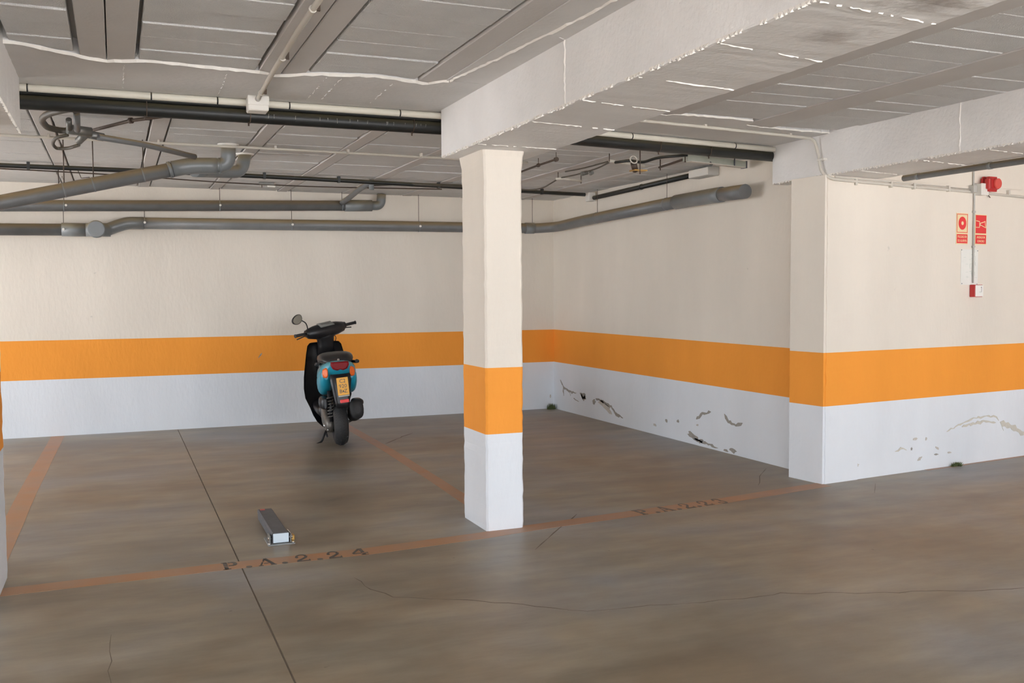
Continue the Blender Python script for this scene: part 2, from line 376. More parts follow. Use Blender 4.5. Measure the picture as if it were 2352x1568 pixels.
for pts, wd in [([(11.08, .386), (10.99, .30), (10.92, .285), (10.80, .257), (10.62, .262)], .02), ([(10.99, .30), (10.995, .25), (10.98, .19)], .02),
                ([(10.80, .257), (10.78, .21)], .012), ([(10.70, .19), (10.55, .16)], .014), ([(10.52, .27), (10.42, .21), (10.36, .24)], .03),
                ([(10.1, .245), (9.95, .235), (9.72, .19), (9.6, .12), (9.44, .09)], .025), ([(7.97, .255), (7.86, .32), (7.72, .355)], .022),
                ([(7.50, .36), (7.44, .30), (7.32, .275), (7.22, .31)], .022), ([(8.0, .06), (7.85, .045), (7.7, .03), (7.6, .025)], .02)]:
    scab(pts=vein(pts, wd), m=M['plaster'], **side)
for b_, m_ in [(blob(10.42, .235, .06, .035), 'plaster'), (blob(10.15, .205, .04, .03), 'plaster'), (blob(9.86, .175, .16, .042, tilt=.3), 'plaster2'),
              (blob(8.02, .075, .09, .03, tilt=.3), 'plaster'), (blob(7.9, .05, .05, .02), 'plaster'), (blob(7.36, .035, .05, .022), 'plaster'), (blob(7.47, .02, .04, .01), 'plaster'),
              (blob(8.52, .17, .02, .018), 'plaster'), (blob(8.3, .195, .018, .014), 'plaster'), (blob(7.95, .2, .015, .01), 'plaster2'), (blob(8.75, .1, .03, .015), 'plaster2')]:
    scab(pts=b_, m=M[m_], **side)
rg = dict(parent=wr, org=(P0.x, P0.y, 0), ux=(WD.x, WD.y, 0), n=(WN.x, WN.y, 0))
def ru(x): return (x-P0.x)/WD.x
for pts, wd in [([(ru(6.50), .30), (ru(6.65), .345), (ru(6.82), .385), (ru(7.02), .40), (ru(7.16), .385), (ru(7.2), .345)], .011),
                ([(ru(6.70), .325), (ru(6.85), .345), (ru(7.0), .352), (ru(7.16), .33)], .02), ([(ru(7.22), .33), (ru(7.30), .30), (ru(7.40), .27), (ru(7.52), .21), (ru(7.7), .17)], .04),
                ([(ru(7.24), .30), (ru(7.27), .25)], .012),
                ([(ru(5.86), .185), (ru(5.93), .205), (ru(6.0), .185)], .014)]:
    scab(pts=vein(pts, wd), m=M['chip'], **rg)
for b_, m_ in [(blob(ru(5.40), .105, .045, .013, tilt=.3), 'plaster2'), (blob(ru(6.16), .098, .03, .012, tilt=.3), 'plaster2'), (blob(ru(6.37), .118, .025, .008), 'plaster'),
               (blob(ru(6.54), .118, .03, .007), 'plaster2'), (blob(ru(6.06), .19, .01, .012), 'plaster'), (blob(ru(6.24), .26, .012, .012), 'plaster2'), (blob(ru(6.1), .27, .03, .01), 'plaster2'),
               (blob(ru(6.38), .17, .022, .01, tilt=-.4), 'plaster2'), (blob(ru(5.14), .03, .012, .01), 'plaster'), (blob(ru(5.24), .02, .01, .014), 'plaster')]:
    scab(pts=b_, m=M[m_], **rg)
scab(parent=wb, org=(0, YB, 0), ux=(1, 0, 0), n=(0, -1, 0), pts=blob(5.17, .16, .012, .02), m=M['plaster2'])
scab(parent=wb, org=(0, YB, 0), ux=(1, 0, 0), n=(0, -1, 0), pts=blob(1.52, .80, .006, .04, tilt=-.6), m=M['plaster'], name='scuff_mark')
# moss tufts at the foot of the walls
def moss(x, y, h, r, n, label):
    bm = bmesh.new()
    for k in range(n):
        a = random.uniform(0, 6.28); rr = random.uniform(0, r); px, py = x+math.cos(a)*rr, y+math.sin(a)*rr*.5
        hh = h*random.uniform(.4, 1); w_ = .006; b = random.uniform(0, 6.28)
        v = [bm.verts.new((px+math.cos(b)*w_, py+math.sin(b)*w_, 0)), bm.verts.new((px-math.cos(b)*w_, py-math.sin(b)*w_, 0)),
             bm.verts.new((px-math.sin(b)*w_*.5, py+math.cos(b)*w_*.5, 0)), bm.verts.new((px+random.uniform(-.02, .02), py+random.uniform(-.02, .0), hh))]
        bm.faces.new((v[0], v[1], v[3])); bm.faces.new((v[1], v[2], v[3])); bm.faces.new((v[2], v[0], v[3])); bm.faces.new(v[:3])
    return tag(bm_obj('moss_tuft', bm, M['moss']), label, 'moss', kind='stuff')
moss(5.15, 11.2, .09, .06, 110, 'small green moss growing in the far corner between the two walls')
q = P0+WD*ru(6.6)+WN*.025
moss(q.x, q.y, .045, .06, 90, 'small dark moss tuft at the foot of the right wall below the fire signs')

# painted lines on the floor
line1 = ribbon('painted_line', resample([Vector((-3.5, 5.39)), Vector((-.58, 5.425)), Vector((.555, 5.452)), Vector((1.31, 5.444)), Vector((2.07, 5.518)), Vector((2.40, 5.576)), Vector((3.19, 5.66)), Vector((3.99, 5.752)), Vector((4.85, 5.897)), Vector((5.05, 5.922))], .15),
    .142, -.001, .0012, M['oline'], floor, jit=.002)
ribbon('painted_line', resample([Vector((-.60, 11.26)), Vector((-.655, 8.1)), Vector((-.665, 5.75))], .3), .13, -.001, .0010, M['oline'], floor, jit=.002)
ribbon('painted_line', resample([Vector((2.385, 11.26)), Vector((2.38, 9.0)), Vector((2.35, 7.6)), Vector((2.30, 6.05))], .3), .11, -.001, .0010, M['oline'], floor, jit=.003)
ribbon('painted_line', resample([Vector((P0.x+WD.x*1.2, P0.y+WD.y*1.2-.02)), Vector((P0.x+WD.x*5, P0.y+WD.y*5-.02))], .3), .035, -.001, .0010, M['oline'], floor, jit=.006)
# stencilled bay numbers (heavy serif stencil glyphs built from plates, with stencil bridges)
def arcp(cx, cy, r, a0, a1, n=8, sx=1, sy=1): return [(cx+math.cos(math.radians(a0+(a1-a0)*k/n))*r*sx, cy+math.sin(math.radians(a0+(a1-a0)*k/n))*r*sy) for k in range(n+1)]
def stroke(p, w0, w1=None, clip=None):
    w1 = w0 if w1 is None else w1; L_, R2 = [], []
    for i, v in enumerate(p):
        v = Vector(v); d = (Vector(p[min(i+1, len(p)-1)])-Vector(p[max(i-1, 0)])).normalized(); q = Vector((-d.y, d.x)); h = (w0+(w1-w0)*math.sin(math.pi*i/(len(p)-1)))/2
        L_.append(v+q*h); R2.append(v-q*h)
    return L_, R2
GL = {
 'P': [('s', [(.22, 0), (.22, .45)], .22), ('s', [(.22, .53), (.22, 1)], .22), ('s', [(.02, .04), (.45, .04)], .08), ('s', [(.02, .96), (.30, .96)], .08), ('a', arcp(.54, .73, .23, -85, 85, 8, 1, 1), .10, .22), ('s', [(.38, .95), (.58, .95)], .09), ('s', [(.38, .51), (.58, .51)], .09)],
 'A': [('s', [(.30, .50), (.12, .04)], .09), ('s', [(.48, 1), (.36, .62)], .10), ('s', [(.50, 1), (.86, .02)], .20), ('s', [(.34, .32), (.60, .32)], .08), ('s', [(.0, .03), (.26, .03)], .07), ('s', [(.66, .03), (1, .03)], .07)],
 '2': [('a', arcp(.5, .72, .27, 170, 20, 8), .14, .10), ('a', [(.77, .78), (.74, .6), (.5, .38), (.2, .14)], .2, .14), ('s', [(.10, .07), (.88, .07)], .14), ('s', [(.82, .05), (.86, .25)], .08), ('b', .22, .68, .1)],
 '3': [('a', arcp(.45, .74, .24, 150, -60, 8), .12, .16), ('a', arcp(.45, .28, .27, 70, -150, 8), .14, .16), ('b', .2, .75, .09), ('b', .18, .25, .1)],
 '4': [('s', [(.66, .0), (.66, .24)], .2), ('s', [(.66, .36), (.66, 1)], .2), ('s', [(.04, .3), (.56, .3)], .1), ('s', [(.76, .3), (.95, .3)], .1), ('s', [(.06, .34), (.56, .95)], .13), ('s', [(.45, .03), (.9, .03)], .06)],
 '.': [('b', .5, .1, .13)],
}
def glyph(ch, x, y, w_, h_, rot=0, parent=None):
    bm = bmesh.new(); c, s = math.cos(rot), math.sin(rot)
    def T(p):
        px, py = (p[0]-.5)*w_, (p[1]-.5)*h_
        return (x+px*c-py*s, y+px*s+py*c, .0012)
    for g in GL[ch]:
        if g[0] == 'b':
            bm_prism(bm, [T((g[1]+math.cos(k*math.pi/5)*g[3]*(1.35 if ch == '.' else 1), g[2]+math.sin(k*math.pi/5)*g[3])) for k in range(10)], (0, 0, .0010))
        else:
            A_, B_ = stroke(g[1], g[2], g[3] if len(g) > 3 else None)
            for i in range(len(A_)-1):
                bm_prism(bm, [T(A_[i]), T(A_[i+1]), T(B_[i+1]), T(B_[i])], (0, 0, .0010+.00002*i))
    return bm_obj('stencil_character', bm, M['black_stencil'], parent)
for ch, x, y in [('P', .555, 5.452), ('.', .645, 5.448), ('A', .745, 5.450), ('.', .84, 5.448), ('2', .945, 5.448), ('.', 1.035, 5.444), ('2', 1.125, 5.444), ('4', 1.275, 5.447)]:
    glyph(ch, x, y, .098, .142, 0, floor)
for ch, x, y in [('P', 3.29, 5.672), ('.', 3.375, 5.680), ('A', 3.47, 5.692), ('.', 3.56, 5.702), ('2', 3.66, 5.713), ('.', 3.735, 5.722), ('2', 3.825, 5.732), ('3', 3.965, 5.750)]:
    glyph(ch, x, y, .098, .142, .12, floor)

# ------------------------------------------------------------------ ceiling: slab, precast joists, infill blocks, solid bands
ceil = tag(box('ceiling', (-5.7, -5.2, 2.78), (12.5, YB+.3, 2.95), M['soffit']), kind='structure')
bcache = {}
def put_block(x0, x1, y, zb):
    k = (round(x1-x0, 3))
    if k not in bcache:
        bm = bmesh.new(); bm_box(bm, (0, 0, 0), (x1-x0, .243, .07), .004)
        bmesh.ops.recalc_face_normals(bm, faces=bm.faces[:])
        me = bpy.data.meshes.new('ceiling_block'); bm.to_mesh(me); bm.free(); me.materials.append(M['block']); bcache[k] = me
    o = bpy.data.objects.new('ceiling_block', bcache[k]); COL.objects.link(o); o.parent = ceil
    o.location = (x0, y, zb+random.uniform(-.0032, .0032)); o.rotation_euler = (random.uniform(-.008, .008), random.uniform(-.004, .004), 0)
def bay(x0, x1, y0, y1, zb=2.706, g=.012):
    y = y1-.248
    while y > y0:
        put_block(x0+g, x1-g, y, zb); y -= .2515
def joist(x0, x1, y0, y1, zb=2.700, split=None):
    box('concrete_joist', (x0, y0, zb), (x1, y1, zb+.085), M['joist'], ceil, .004)
# near bays (in front of the column line)
joist(-.135, -.014, -5.1, 5.46); joist(-.008, .122, -5.1, 5.46); joist(.745, .867, -5.1, 5.5); joist(.873, .992, -5.1, 5.5); joist(1.617, 1.76, -5.1, 5.45)
bay(-.45, -.15, 1.5, 5.30); bay(.128, .738, 1.5, 5.38); bay(.998, 1.612, 1.5, 5.38)
bay(3.0, 3.42, 1.5, 5.9, g=.004); joist(3.424, 3.584, -5.1, 5.95); bay(3.586, 4.226, 1.5, 5.66, g=.002); joist(4.228, 4.498, -5.1, 5.95); bay(4.50, 5.07, 1.5, 5.86, g=.002)
for x0, x1 in ((-.45, -.15), (.132, .735), (1.002, 1.608), (2.545, 3.42), (3.59, 4.222), (4.503, 5.07)): box('infill_panel', (x0, -5.1, 2.706), (x1, 1.49 if x0 < 2 or x0 > 3 else 1.19, 2.79), M['block'], ceil)
# far bays (behind the pipes)
xs = [-1.97, -1.23, -.49, .25, .99, 1.73, 2.47, 3.21, 3.95, 4.69]
ZF = 2.668
for i, x in enumerate(xs):
    joist(x+.010, x+.120, 6.45 if x < 2.4 else 6.76, YB, ZF)
    x1 = xs[i+1] if i+1 < len(xs) else XS+.004
    y = YB-.252
    while y > (6.4 if x < 2.4 else 6.72):
        k = round(x1-x-.136, 3)
        put_block(x+.132, x1-.006+.002, y, ZF+.004); y -= .2515
# solid cast bands with a ragged lip
def slab_poly(name, front, back, z0, m=M['soffit'], jit=.008, step=.04, lip=1):
    q = resample([Vector(p) for p in front], step)
    q = [Vector((v.x+random.uniform(-jit, jit)*.5, v.y+random.uniform(-jit, jit))) for v in q]
    bm = bmesh.new(); n = len(q)
    lo = [bm.verts.new((v.x, v.y, z0)) for v in q]; hi = [bm.verts.new((v.x, v.y, 2.79)) for v in q]
    bl = [bm.verts.new((*Vector(back[0]).lerp(Vector(back[1]), i/(n-1)), z0)) for i in range(n)]
    bh = [bm.verts.new((v.co.x, v.co.y, 2.79)) for v in bl]
    for i in range(n-1):
        bm.faces.new((lo[i], lo[i+1], hi[i+1], hi[i])); bm.faces.new((lo[i], bl[i], bl[i+1], lo[i+1])); bm.faces.new((bl[i], bh[i], bh[i+1], bl[i+1]))
    for i in (0, n-1): bm.faces.new((lo[i], hi[i], bh[i], bl[i]))
    bm_obj(name, bm, m, ceil)
    # the mortar lip that squeezed out along the edge
    bm = bmesh.new(); ring = []
    for i, v in enumerate(q):
        d = (q[min(i+1, n-1)]-q[max(i-1, 0)]).normalized(); p = Vector((d.y, -d.x)); w_ = random.uniform(.006, .015)*lip; hh = random.uniform(.003, .010)*lip
        ring.append([bm.verts.new((v.x+p.x*w_, v.y+p.y*w_, z0+.008)), bm.verts.new((v.x+p.x*w_*.4, v.y+p.y*w_*.4, z0-hh)), bm.verts.new((v.x-p.x*w_*.6, v.y-p.y*w_*.6, z0+.001))])
    for i in range(n-1):
        for k in range(2): bm.faces.new((ring[i][k], ring[i][k+1], ring[i+1][k+1], ring[i+1][k]))
        bm.faces.new((ring[i][2], ring[i][0], ring[i+1][0], ring[i+1][2]))
    bm_obj('mortar_lip', bm, M['mortar'], ceil)
slab_poly('slab_band', [(-.5, 5.14), (-.337, 5.21), (-.136, 5.351), (-.011, 5.41), (.133, 5.334), (.746, 5.379), (.826, 5.449), (1.029, 5.326), (1.349, 5.249), (1.688, 5.332), (1.751, 5.247), (1.775, 5.22)], [(-.5, 6.46), (1.80, 6.46)], 2.692)
box('slab_band', (1.77, 5.22, 2.6925), (2.01, 6.46, 2.79), M['soffit'], ceil)
slab_poly('slab_band', [(1.775, 5.22), (1.79, 5.06), (1.849, 4.567), (1.881, 4.158), (1.92, 3.73), (1.93, 1.2)], [(2.01, 5.22), (2.01, 1.2)], 2.693)
box('slab_band', (1.76, -5.1, 2.696), (2.01, 5.3, 2.79), M['soffit'], ceil)
slab_poly('slab_band', [(2.53, 5.70), (3.50, 5.72), (3.56, 5.66), (4.20, 5.69), (4.24, 5.86), (4.48, 5.90), (5.08, 5.93)], [(2.53, 6.77), (5.08, 6.77)], 2.698, lip=.45, jit=.014)
box('slab_band', (2.52, 1.19, 2.696), (3.0, 5.75, 2.79), M['soffit'], ceil)
box('slab_band', (5.05, 6.4, 2.699), (XS, 6.77, 2.79), M['soffit'], ceil)
box('slab_band', (-5.4, -5.1, 2.70), (-1.0, 6.46, 2.79), M['soffit'], ceil); box('slab_band', (-1.0, 6.0, 2.692), (-.49, 6.46, 2.79), M['soffit'], ceil)
box('slab_band', (-5.4, 6.45, ZF), (-1.98, YB, 2.79), M['soffit'], ceil); box('slab_band', (5.6, -5.1, 2.70), (pe.x, 6.3, 2.79), M['soffit'], ceil)
def seam(p0, p1, w_=.010, h_=.006, parent=ceil, m=None, up=(0, 0, -1), prob=.85, step=.018):
    """thin broken ridge left by the gap between two shuttering boards"""
    a, b = Vector(p0), Vector(p1); n = max(2, int((b-a).length/step)); up = Vector(up); d = (b-a).normalized(); sd = d.cross(up).normalized()
    bm = bmesh.new()
    run = []
    def flush():
        if len(run) > 1:
            for i in range(len(run)-1):
                for k in range(3): bm.faces.new((run[i][k], run[i][(k+1) % 3], run[i+1][(k+1) % 3], run[i+1][k]))
        run.clear()
    for i in range(n+1):
        if random.random() > prob: flush(); continue
        c = a.lerp(b, i/n)+sd*random.uniform(-.004, .004); w2 = w_*random.uniform(.4, 1)/2; hh = h_*random.uniform(.4, 1.3)
        run.append([bm.verts.new(c-sd*w2-up*.002), bm.verts.new(c+up*hh), bm.verts.new(c+sd*w2-up*.002)])
    flush()
    return bm_obj('board_seam', bm, m or M['mortar'], parent)
for x0, y0, x1, y1 in [(.07, 5.45, .07, 6.07), (.59, 5.46, .6, 6.07), (1.11, 5.37, 1.12, 6.01), (1.19, 5.34, 1.2, 6.02), (1.49, 5.35, 1.51, 6.0), (1.89, 4.1, 2.0, 4.18)]:
    seam((x0, y0, 2.692), (x1, y1, 2.692), .009, .004, m=M['conc'])

# ------------------------------------------------------------------ beams and columns
def beam(name, x0, x1, y0, y1, z0, z1, label, soff, face_seams=(), ragx=None, skew=0):
    root = empty(name, (x0, y1, z0)); tag(root, label, 'beam', None)
    bm = bmesh.new(); n = int((y1-y0)/.05); rows = []
    for i in range(n+1):
        y = y0+(y1-y0)*i/n; s = skew*(i/n); j = random.uniform(-.004, .004); j2 = random.uniform(-.003, .003)
        rows.append([bm.verts.new(p) for p in [(x0, y, z1), (x0, y, z0+.012), (x0+j, y, z0+.003+j2), (x0+.008+abs(j2), y, z0+j2*.5), (x1-.006, y, z0+j*.4), (x1+j, y, z0+.005), (x1, y, z1)]])
    for i in range(n):
        for k in range(7): bm.faces.new((rows[i][k], rows[i][(k+1) % 7], rows[i+1][(k+1) % 7], rows[i+1][k]))
    bm.faces.new(rows[0][::-1]); bm.faces.new(rows[-1])
    parts = [bm_obj('beam_body', bm, M['conc'])]
    for a, b in soff:
        parts.append(seam((x0+.01, a, z0), (x1-.01, b, z0), .010, .0045, None, prob=.88))
    for y in face_seams:
        xx = ragx if ragx is not None else x0; up = (-1, 0, 0) if xx == x0 else (1, 0, 0)
        parts.append(seam((xx, y, z0+.01), (xx, y, z1-.02), .014, .006, None, up=up, prob=1))
    # ragged drips of concrete along the lower edge
    bm = bmesh.new(); y = y0; xx = ragx if ragx is not None else x0; sgn = 1 if xx == x0 else -1
    while y < y1-.03:
        l = random.uniform(.012, .04); hh = random.uniform(.002, .016)*(1.3 if random.random() < .3 else .7)
        if random.random() < .8:
            a = [bm.verts.new((xx-sgn*.004, y, z0+.012)), bm.verts.new((xx-sgn*random.uniform(.004, .010), y+l*.5, z0-hh*.6)), bm.verts.new((xx-sgn*.004, y+l, z0+.012)), bm.verts.new((xx+sgn*.014, y+l*.5, z0+.002))]
            for f in ((0, 1, 2), (0, 3, 1), (1, 3, 2), (0, 2, 3)): bm.faces.new([a[k] for k in f])
        y += l*random.uniform(.7, 1.3)
    o = bm_obj('edge_drips', bm, M['mortar']); o['kind'] = 'stuff'; parts.append(o)
    reloc(parts, root); return root
b1 = beam('concrete_beam', 2.0, 2.545, -4.9, 6.06, 2.382, 2.79, 'deep white concrete beam resting on the middle column, running toward the viewer',
     [(5.40, 5.43), (4.60, 4.685), (4.016, 4.11), (3.503, 3.58), (2.93, 3.018), (2.40, 2.46), (1.9, 1.98)], (4.18,))
b2 = beam('concrete_beam', 5.07, 5.62, -4.9, 6.62, 2.382, 2.79, 'white concrete beam at the right, above the pilaster and the thin conduit',
     [(5.62, 5.72), (5.03, 5.13), (4.5, 4.58)], (4.70,))
b3 = beam('concrete_beam', -1.01, -.46, -4.9, 5.97, 2.382, 2.79, 'white concrete beam end cut off by the left edge, above the left column',
     [], (), ragx=-.46)
def column(name, x0, x1, y0, y1, z1, m, label, flare=.012):
    bm = bmesh.new(); N_ = 60; rows = []
    for i in range(N_+1):
        z = z1*i/N_; t = 1 if z < z1-.16 else 1
        f = flare*max(0, (z-(z1-.14))/.14)**1.5
        c = .012
        R = []
        for (x, y, sx, sy) in [(x0, y0, 1, 1), (x1, y0, -1, 1), (x1, y1, -1, -1), (x0, y1, 1, -1)]:
            j = random.uniform(-.0025, .0025); j2 = random.uniform(-.002, .002)
            xx = x-sx*f+sx*j; yy = y-sy*f+sy*j2
            p = [(xx, yy+sy*c), (xx+sx*c, yy)]
            if (sx, sy) in ((-1, 1), (1, -1)): p = p[::-1]
            R += [bm.verts.new((a, b, z)) for a, b in p]
        rows.append(R)
    for i in range(N_):
        for k in range(8): bm.faces.new((rows[i][k], rows[i][(k+1) % 8], rows[i+1][(k+1) % 8], rows[i+1][k]))
    bm.faces.new(rows[0][::-1]); bm.faces.new(rows[-1])
    o = bm_obj(name, bm, m); return tag(o, label, 'column')
column('concrete_column', 2.125, 2.378, 5.60, 6.025, 2.384, M['col'], 'free standing square column with an orange band in the middle of the bays')
column('concrete_column', -.83, -.568, 5.28, 5.71, 2.384, M['lcol'], 'sliver of a square column with an orange band at the left edge', 0)
# pilaster between the side wall and the right wall
bm = bmesh.new(); N_ = 50; rows = []
for i in range(N_+1):
    z = 2.384*i/N_; j = [random.uniform(-.003, .003) for _ in range(4)]
    rows.append([bm.verts.new(p) for p in [(5.07+j[0], 6.36+j[1], z), (5.052+j[2], 5.95+j[3], z), (5.062+j[2], 5.934+j[3], z), (5.42, 5.975, z), (5.42, 6.36, z)]])
for i in range(N_):
    for k in range(5): bm.faces.new((rows[i][k], rows[i][(k+1) % 5], rows[i+1][(k+1) % 5], rows[i+1][k]))
bm.faces.new(rows[0][::-1]); bm.faces.new(rows[-1])
tag(bm_obj('wall_pilaster', bm, M['wall']), 'corner pilaster with an orange band where side wall and right wall meet', 'pilaster')

# ------------------------------------------------------------------ pipes
def thing(name, label, cat, loc, group=None):
    return tag(empty(name, loc), label, cat, group)
def hang(root, parts): reloc(parts, root)
def ringclip(p, r, axis, m, w_=.02, seg=14, name='pipe_clamp'):
    bm = bmesh.new(); a = Vector(axis).normalized(); p = Vector(p)
    bm_tube(bm, [p-a*w_/2, p+a*w_/2], r, seg); return bm_obj(name, bm, m)
def rod(p, top, r=.003, m=None): return tube('hanger_rod', [p, (p[0], p[1], top)], r, m or M['rod'], seg=6)
# long pipes crossing behind the column line
def at_x(path, x):
    for a, b in zip(path[:-1], path[1:]):
        if a[0] <= x <= b[0]:
            t = (x-a[0])/(b[0]-a[0]); return Vector(a).lerp(Vector(b), t)
    return Vector(path[-1])
pw = [(-5.4, 6.105, 2.668), (2.27, 6.13, 2.668), (3.40, 6.385, 2.668), (5.07, 6.60, 2.668)]
pb1 = [(-5.4, 6.155, 2.655), (2.27, 6.18, 2.655), (3.40, 6.43, 2.655), (5.07, 6.65, 2.655)]
pb2 = [(-5.4, 6.19, 2.604), (2.27, 6.215, 2.604), (3.40, 6.43, 2.618), (5.09, 6.65, 2.620)]
t1 = thing('conduit_pipe', 'cream plastic pipe running under the ceiling above the two black pipes', 'pipe', (0, 6.1, 2.668))
parts = [tube('pipe_body', pw, .0215, M['whitetube'], bend=.15)]
for x in (-.43, .225, .60, 1.03, 1.74, 3.62, 4.64):
    c = at_x(pw, x); q = ringclip(c, .0235, (1, 0, 0), M['blackpipe'], .008, name='cable_tie'); parts.append(q)
hang(t1, parts)
t2 = thing('water_pipe', 'slim black pipe tucked directly behind the cream ceiling pipe', 'pipe', (0, 6.155, 2.655))
hang(t2, [tube('pipe_body', pb1, .018, M['blackpipe'], bend=.15)])
t3 = thing('water_pipe', 'thick black pipe hanging lowest of the three pipes behind the beam end', 'pipe', (0, 6.19, 2.604))
parts = [tube('pipe_body', pb2, .044, M['blackpipe'], bend=.15, seg=16)]
for x in (.20, .80, 1.85, 3.9, 4.4):
    c = at_x(pb2, x); parts += [ringclip(c, .046, (1, 0, 0), M['rod'], .006), rod((c.x, c.y-.046, c.z+.01), 2.69, .003), tube('clamp_bolt', [(c.x-.01, c.y-.02, c.z-.04), (c.x-.01, c.y-.02, c.z-.065)], .005, M['rod'], seg=6)]
for k in range(16):   # scratches of pale paint on the pipe
    x = random.uniform(.9, 1.95); c = at_x(pb2, x)
    parts.append(tube('paint_fleck', [(x, c.y-.0435, c.z+.012), (x+random.uniform(-.003, .003), c.y-.0425, c.z-.018*random.random())], .0016, M['boxgrey'], seg=4))
hang(t3, parts)
# junction box on the cream pipe and the conduit that leaves it toward the viewer
jb = thing('junction_box', 'white junction box on the cream ceiling pipe', 'box', (.82, 6.07, 2.64))
hang(jb, [box('box_body', (.765, 5.985, 2.600), (.885, 6.10, 2.692), M['plasticwhite'], bev=.006), box('box_lid', (.762, 5.982, 2.632), (.888, 6.0, 2.690), M['plasticwhite'], bev=.004),
          tube('cable_gland', [(.82, 5.99, 2.668), (.82, 5.95, 2.670)], .017, M['boxgrey'])])
cn = thing('ceiling_conduit', 'painted conduit running along the ceiling joist toward the viewer from the junction box', 'conduit', (.8, 4, 2.67))
pc = [(.82, 5.955, 2.668), (.80, 5.2, 2.672), (.785, 4.4, 2.672), (.775, 1.2, 2.672)]
parts = [tube('conduit_body', pc, .013, M['conduit'])]
for y in (5.81, 4.92, 4.04, 3.1):
    x = .82-(5.955-y)*.02
    parts.append(ringclip((x, y, 2.671), .017, (0, 1, 0), M['conduit'], .012, name='conduit_clip'))
    parts.append(box('clip_screw', (x+.012, y-.01, 2.665), (x+.03, y+.004, 2.70), M['rod']))
hang(cn, parts)
# thin conduit in the far bays
cf = thing('ceiling_conduit', 'long thin cream conduit crossing the far ceiling beside the grey elbow', 'conduit', (1, 7.82, 2.64))
parts = [tube('conduit_body', [(-5.4, 7.83, 2.645), (1.05, 7.815, 2.645), (3.4, 7.88, 2.645)], .0105, M['conduit'])]
for x in (-.42, .33, 1.20, 1.78, 2.40, 3.0): parts.append(box('conduit_clip', (x-.008, 7.80, 2.64), (x+.008, 7.835, ZF+.002), M['conduit']))
hang(cf, parts)
# conduit over beam, down the pilaster head and along the right wall
def rwp(x, off, z): q = P0+WD*ru(x)+WN*off; return (q.x, q.y, z)
cr_ = thing('wall_conduit', 'cream conduit bending down over the right beam and along the right wall', 'conduit', (5.0, 5.9, 2.5))
path = [(3.0, 5.82, 2.678), (3.483, 5.87, 2.678), (3.945, 5.925, 2.678), (4.60, 6.01, 2.678), (5.035, 6.05, 2.678), (5.045, 5.98, 2.38), (5.09, 5.917, 2.352)]
parts = [tube('conduit_body', path[:4]+[(5.03, 6.06, 2.675), (5.045, 6.03, 2.56), (5.045, 5.99, 2.40), (5.075, 5.90, 2.350), rwp(5.35, .016, 2.348), rwp(6.0, .014, 2.340), rwp(6.75, .014, 2.332), rwp(8.5, .014, 2.30)], .0115, M['conduit'], bend=.09)]
parts.append(tube('conduit_body', [rwp(5.12, .018, 2.372), rwp(6.0, .014, 2.363), rwp(6.75, .014, 2.353)], .006, M['conduit'], seg=8))
for x, y in ((3.945, 5.925), (4.78, 6.035)): parts.append(box('conduit_clip', (x-.01, y-.012, 2.675), (x+.01, y+.012, 2.697), M['conduit']))
parts.append(box('conduit_clip', (5.03, 5.955, 2.50), (5.07, 6.03, 2.515), M['plasticwhite']))
for x in (5.35, 5.75, 6.02, 6.45, 7.25): q = rwp(x, .016, 2.342); parts.append(box('conduit_clip', (q[0]-.01, q[1]-.014, q[2]-.022), (q[0]+.01, q[1]+.02, q[2]+.028), M['conduit'], bev=.003))
hang(cr_, parts)
# black ceiling pipe far back, cable under it, and the pipe along the side wall
bc = thing('water_pipe', 'black pipe under the far ceiling running above the grey drain pipes', 'pipe', (1, 9.6, 2.62))
pp = [(-5.4, 9.4, 2.632), (-.9, 9.52, 2.632), (.61, 9.52, 2.632), (1.75, 9.60, 2.632), (3.48, 9.84, 2.632), (4.25, 9.99, 2.632), (5.08, 10.1, 2.632)]
parts = [tube('pipe_body', pp, .021, M['blackpipe'])]
for x in (-.68, .34, 1.36, 2.1, 3.2, 4.5): c = at_x(pp, x); parts.append(box('pipe_clamp', (c.x-.012, c.y-.024, c.z-.024), (c.x+.012, c.y+.024, ZF+.002), M['blackpipe']))
hang(bc, parts)
cb = thing('cable', 'thin dark cable slung beneath the black ceiling pipe at the back', 'cable', (1, 9.9, 2.64))
hang(cb, [tube('cable_body', smooth_path([(-5.4, 10.0, 2.655), (-.9, 9.95, 2.655), (.2, 10.1, 2.65), (1.0, 10.3, 2.64), (2.0, 10.5, 2.652), (3.4, 10.3, 2.655)], .4), .006, M['rod'], seg=6)])
sbp = thing('water_pipe', 'black pipe along the top of the side wall leading to a grey box', 'pipe', (5.17, 9, 2.6))
hang(sbp, [tube('pipe_body', [(5.16, 10.02, 2.590), (5.17, 9.9, 2.594), (5.17, 7.93, 2.620)], .0255, M['blackpipe']), ringclip((5.17, 8.95, 2.607), .03, (0, 1, 0), M['blackpipe'], .02)])
tag(box('junction_box', (5.105, 10.04, 2.555), (5.19, 10.13, 2.655), M['plasticwhite'], bev=.004), 'small white box in the far top corner between two black pipes', 'box')
gb = thing('junction_box', 'pale grey box at the end of the black pipe on the side wall', 'box', (5.13, 7.75, 2.6))
hang(gb, [box('box_body', (5.10, 7.60, 2.575), (5.219, 7.93, 2.655), M['boxgrey'], bev=.006), box('box_lid', (5.092, 7.605, 2.58), (5.10, 7.925, 2.65), M['plasticwhite'], bev=.003)])
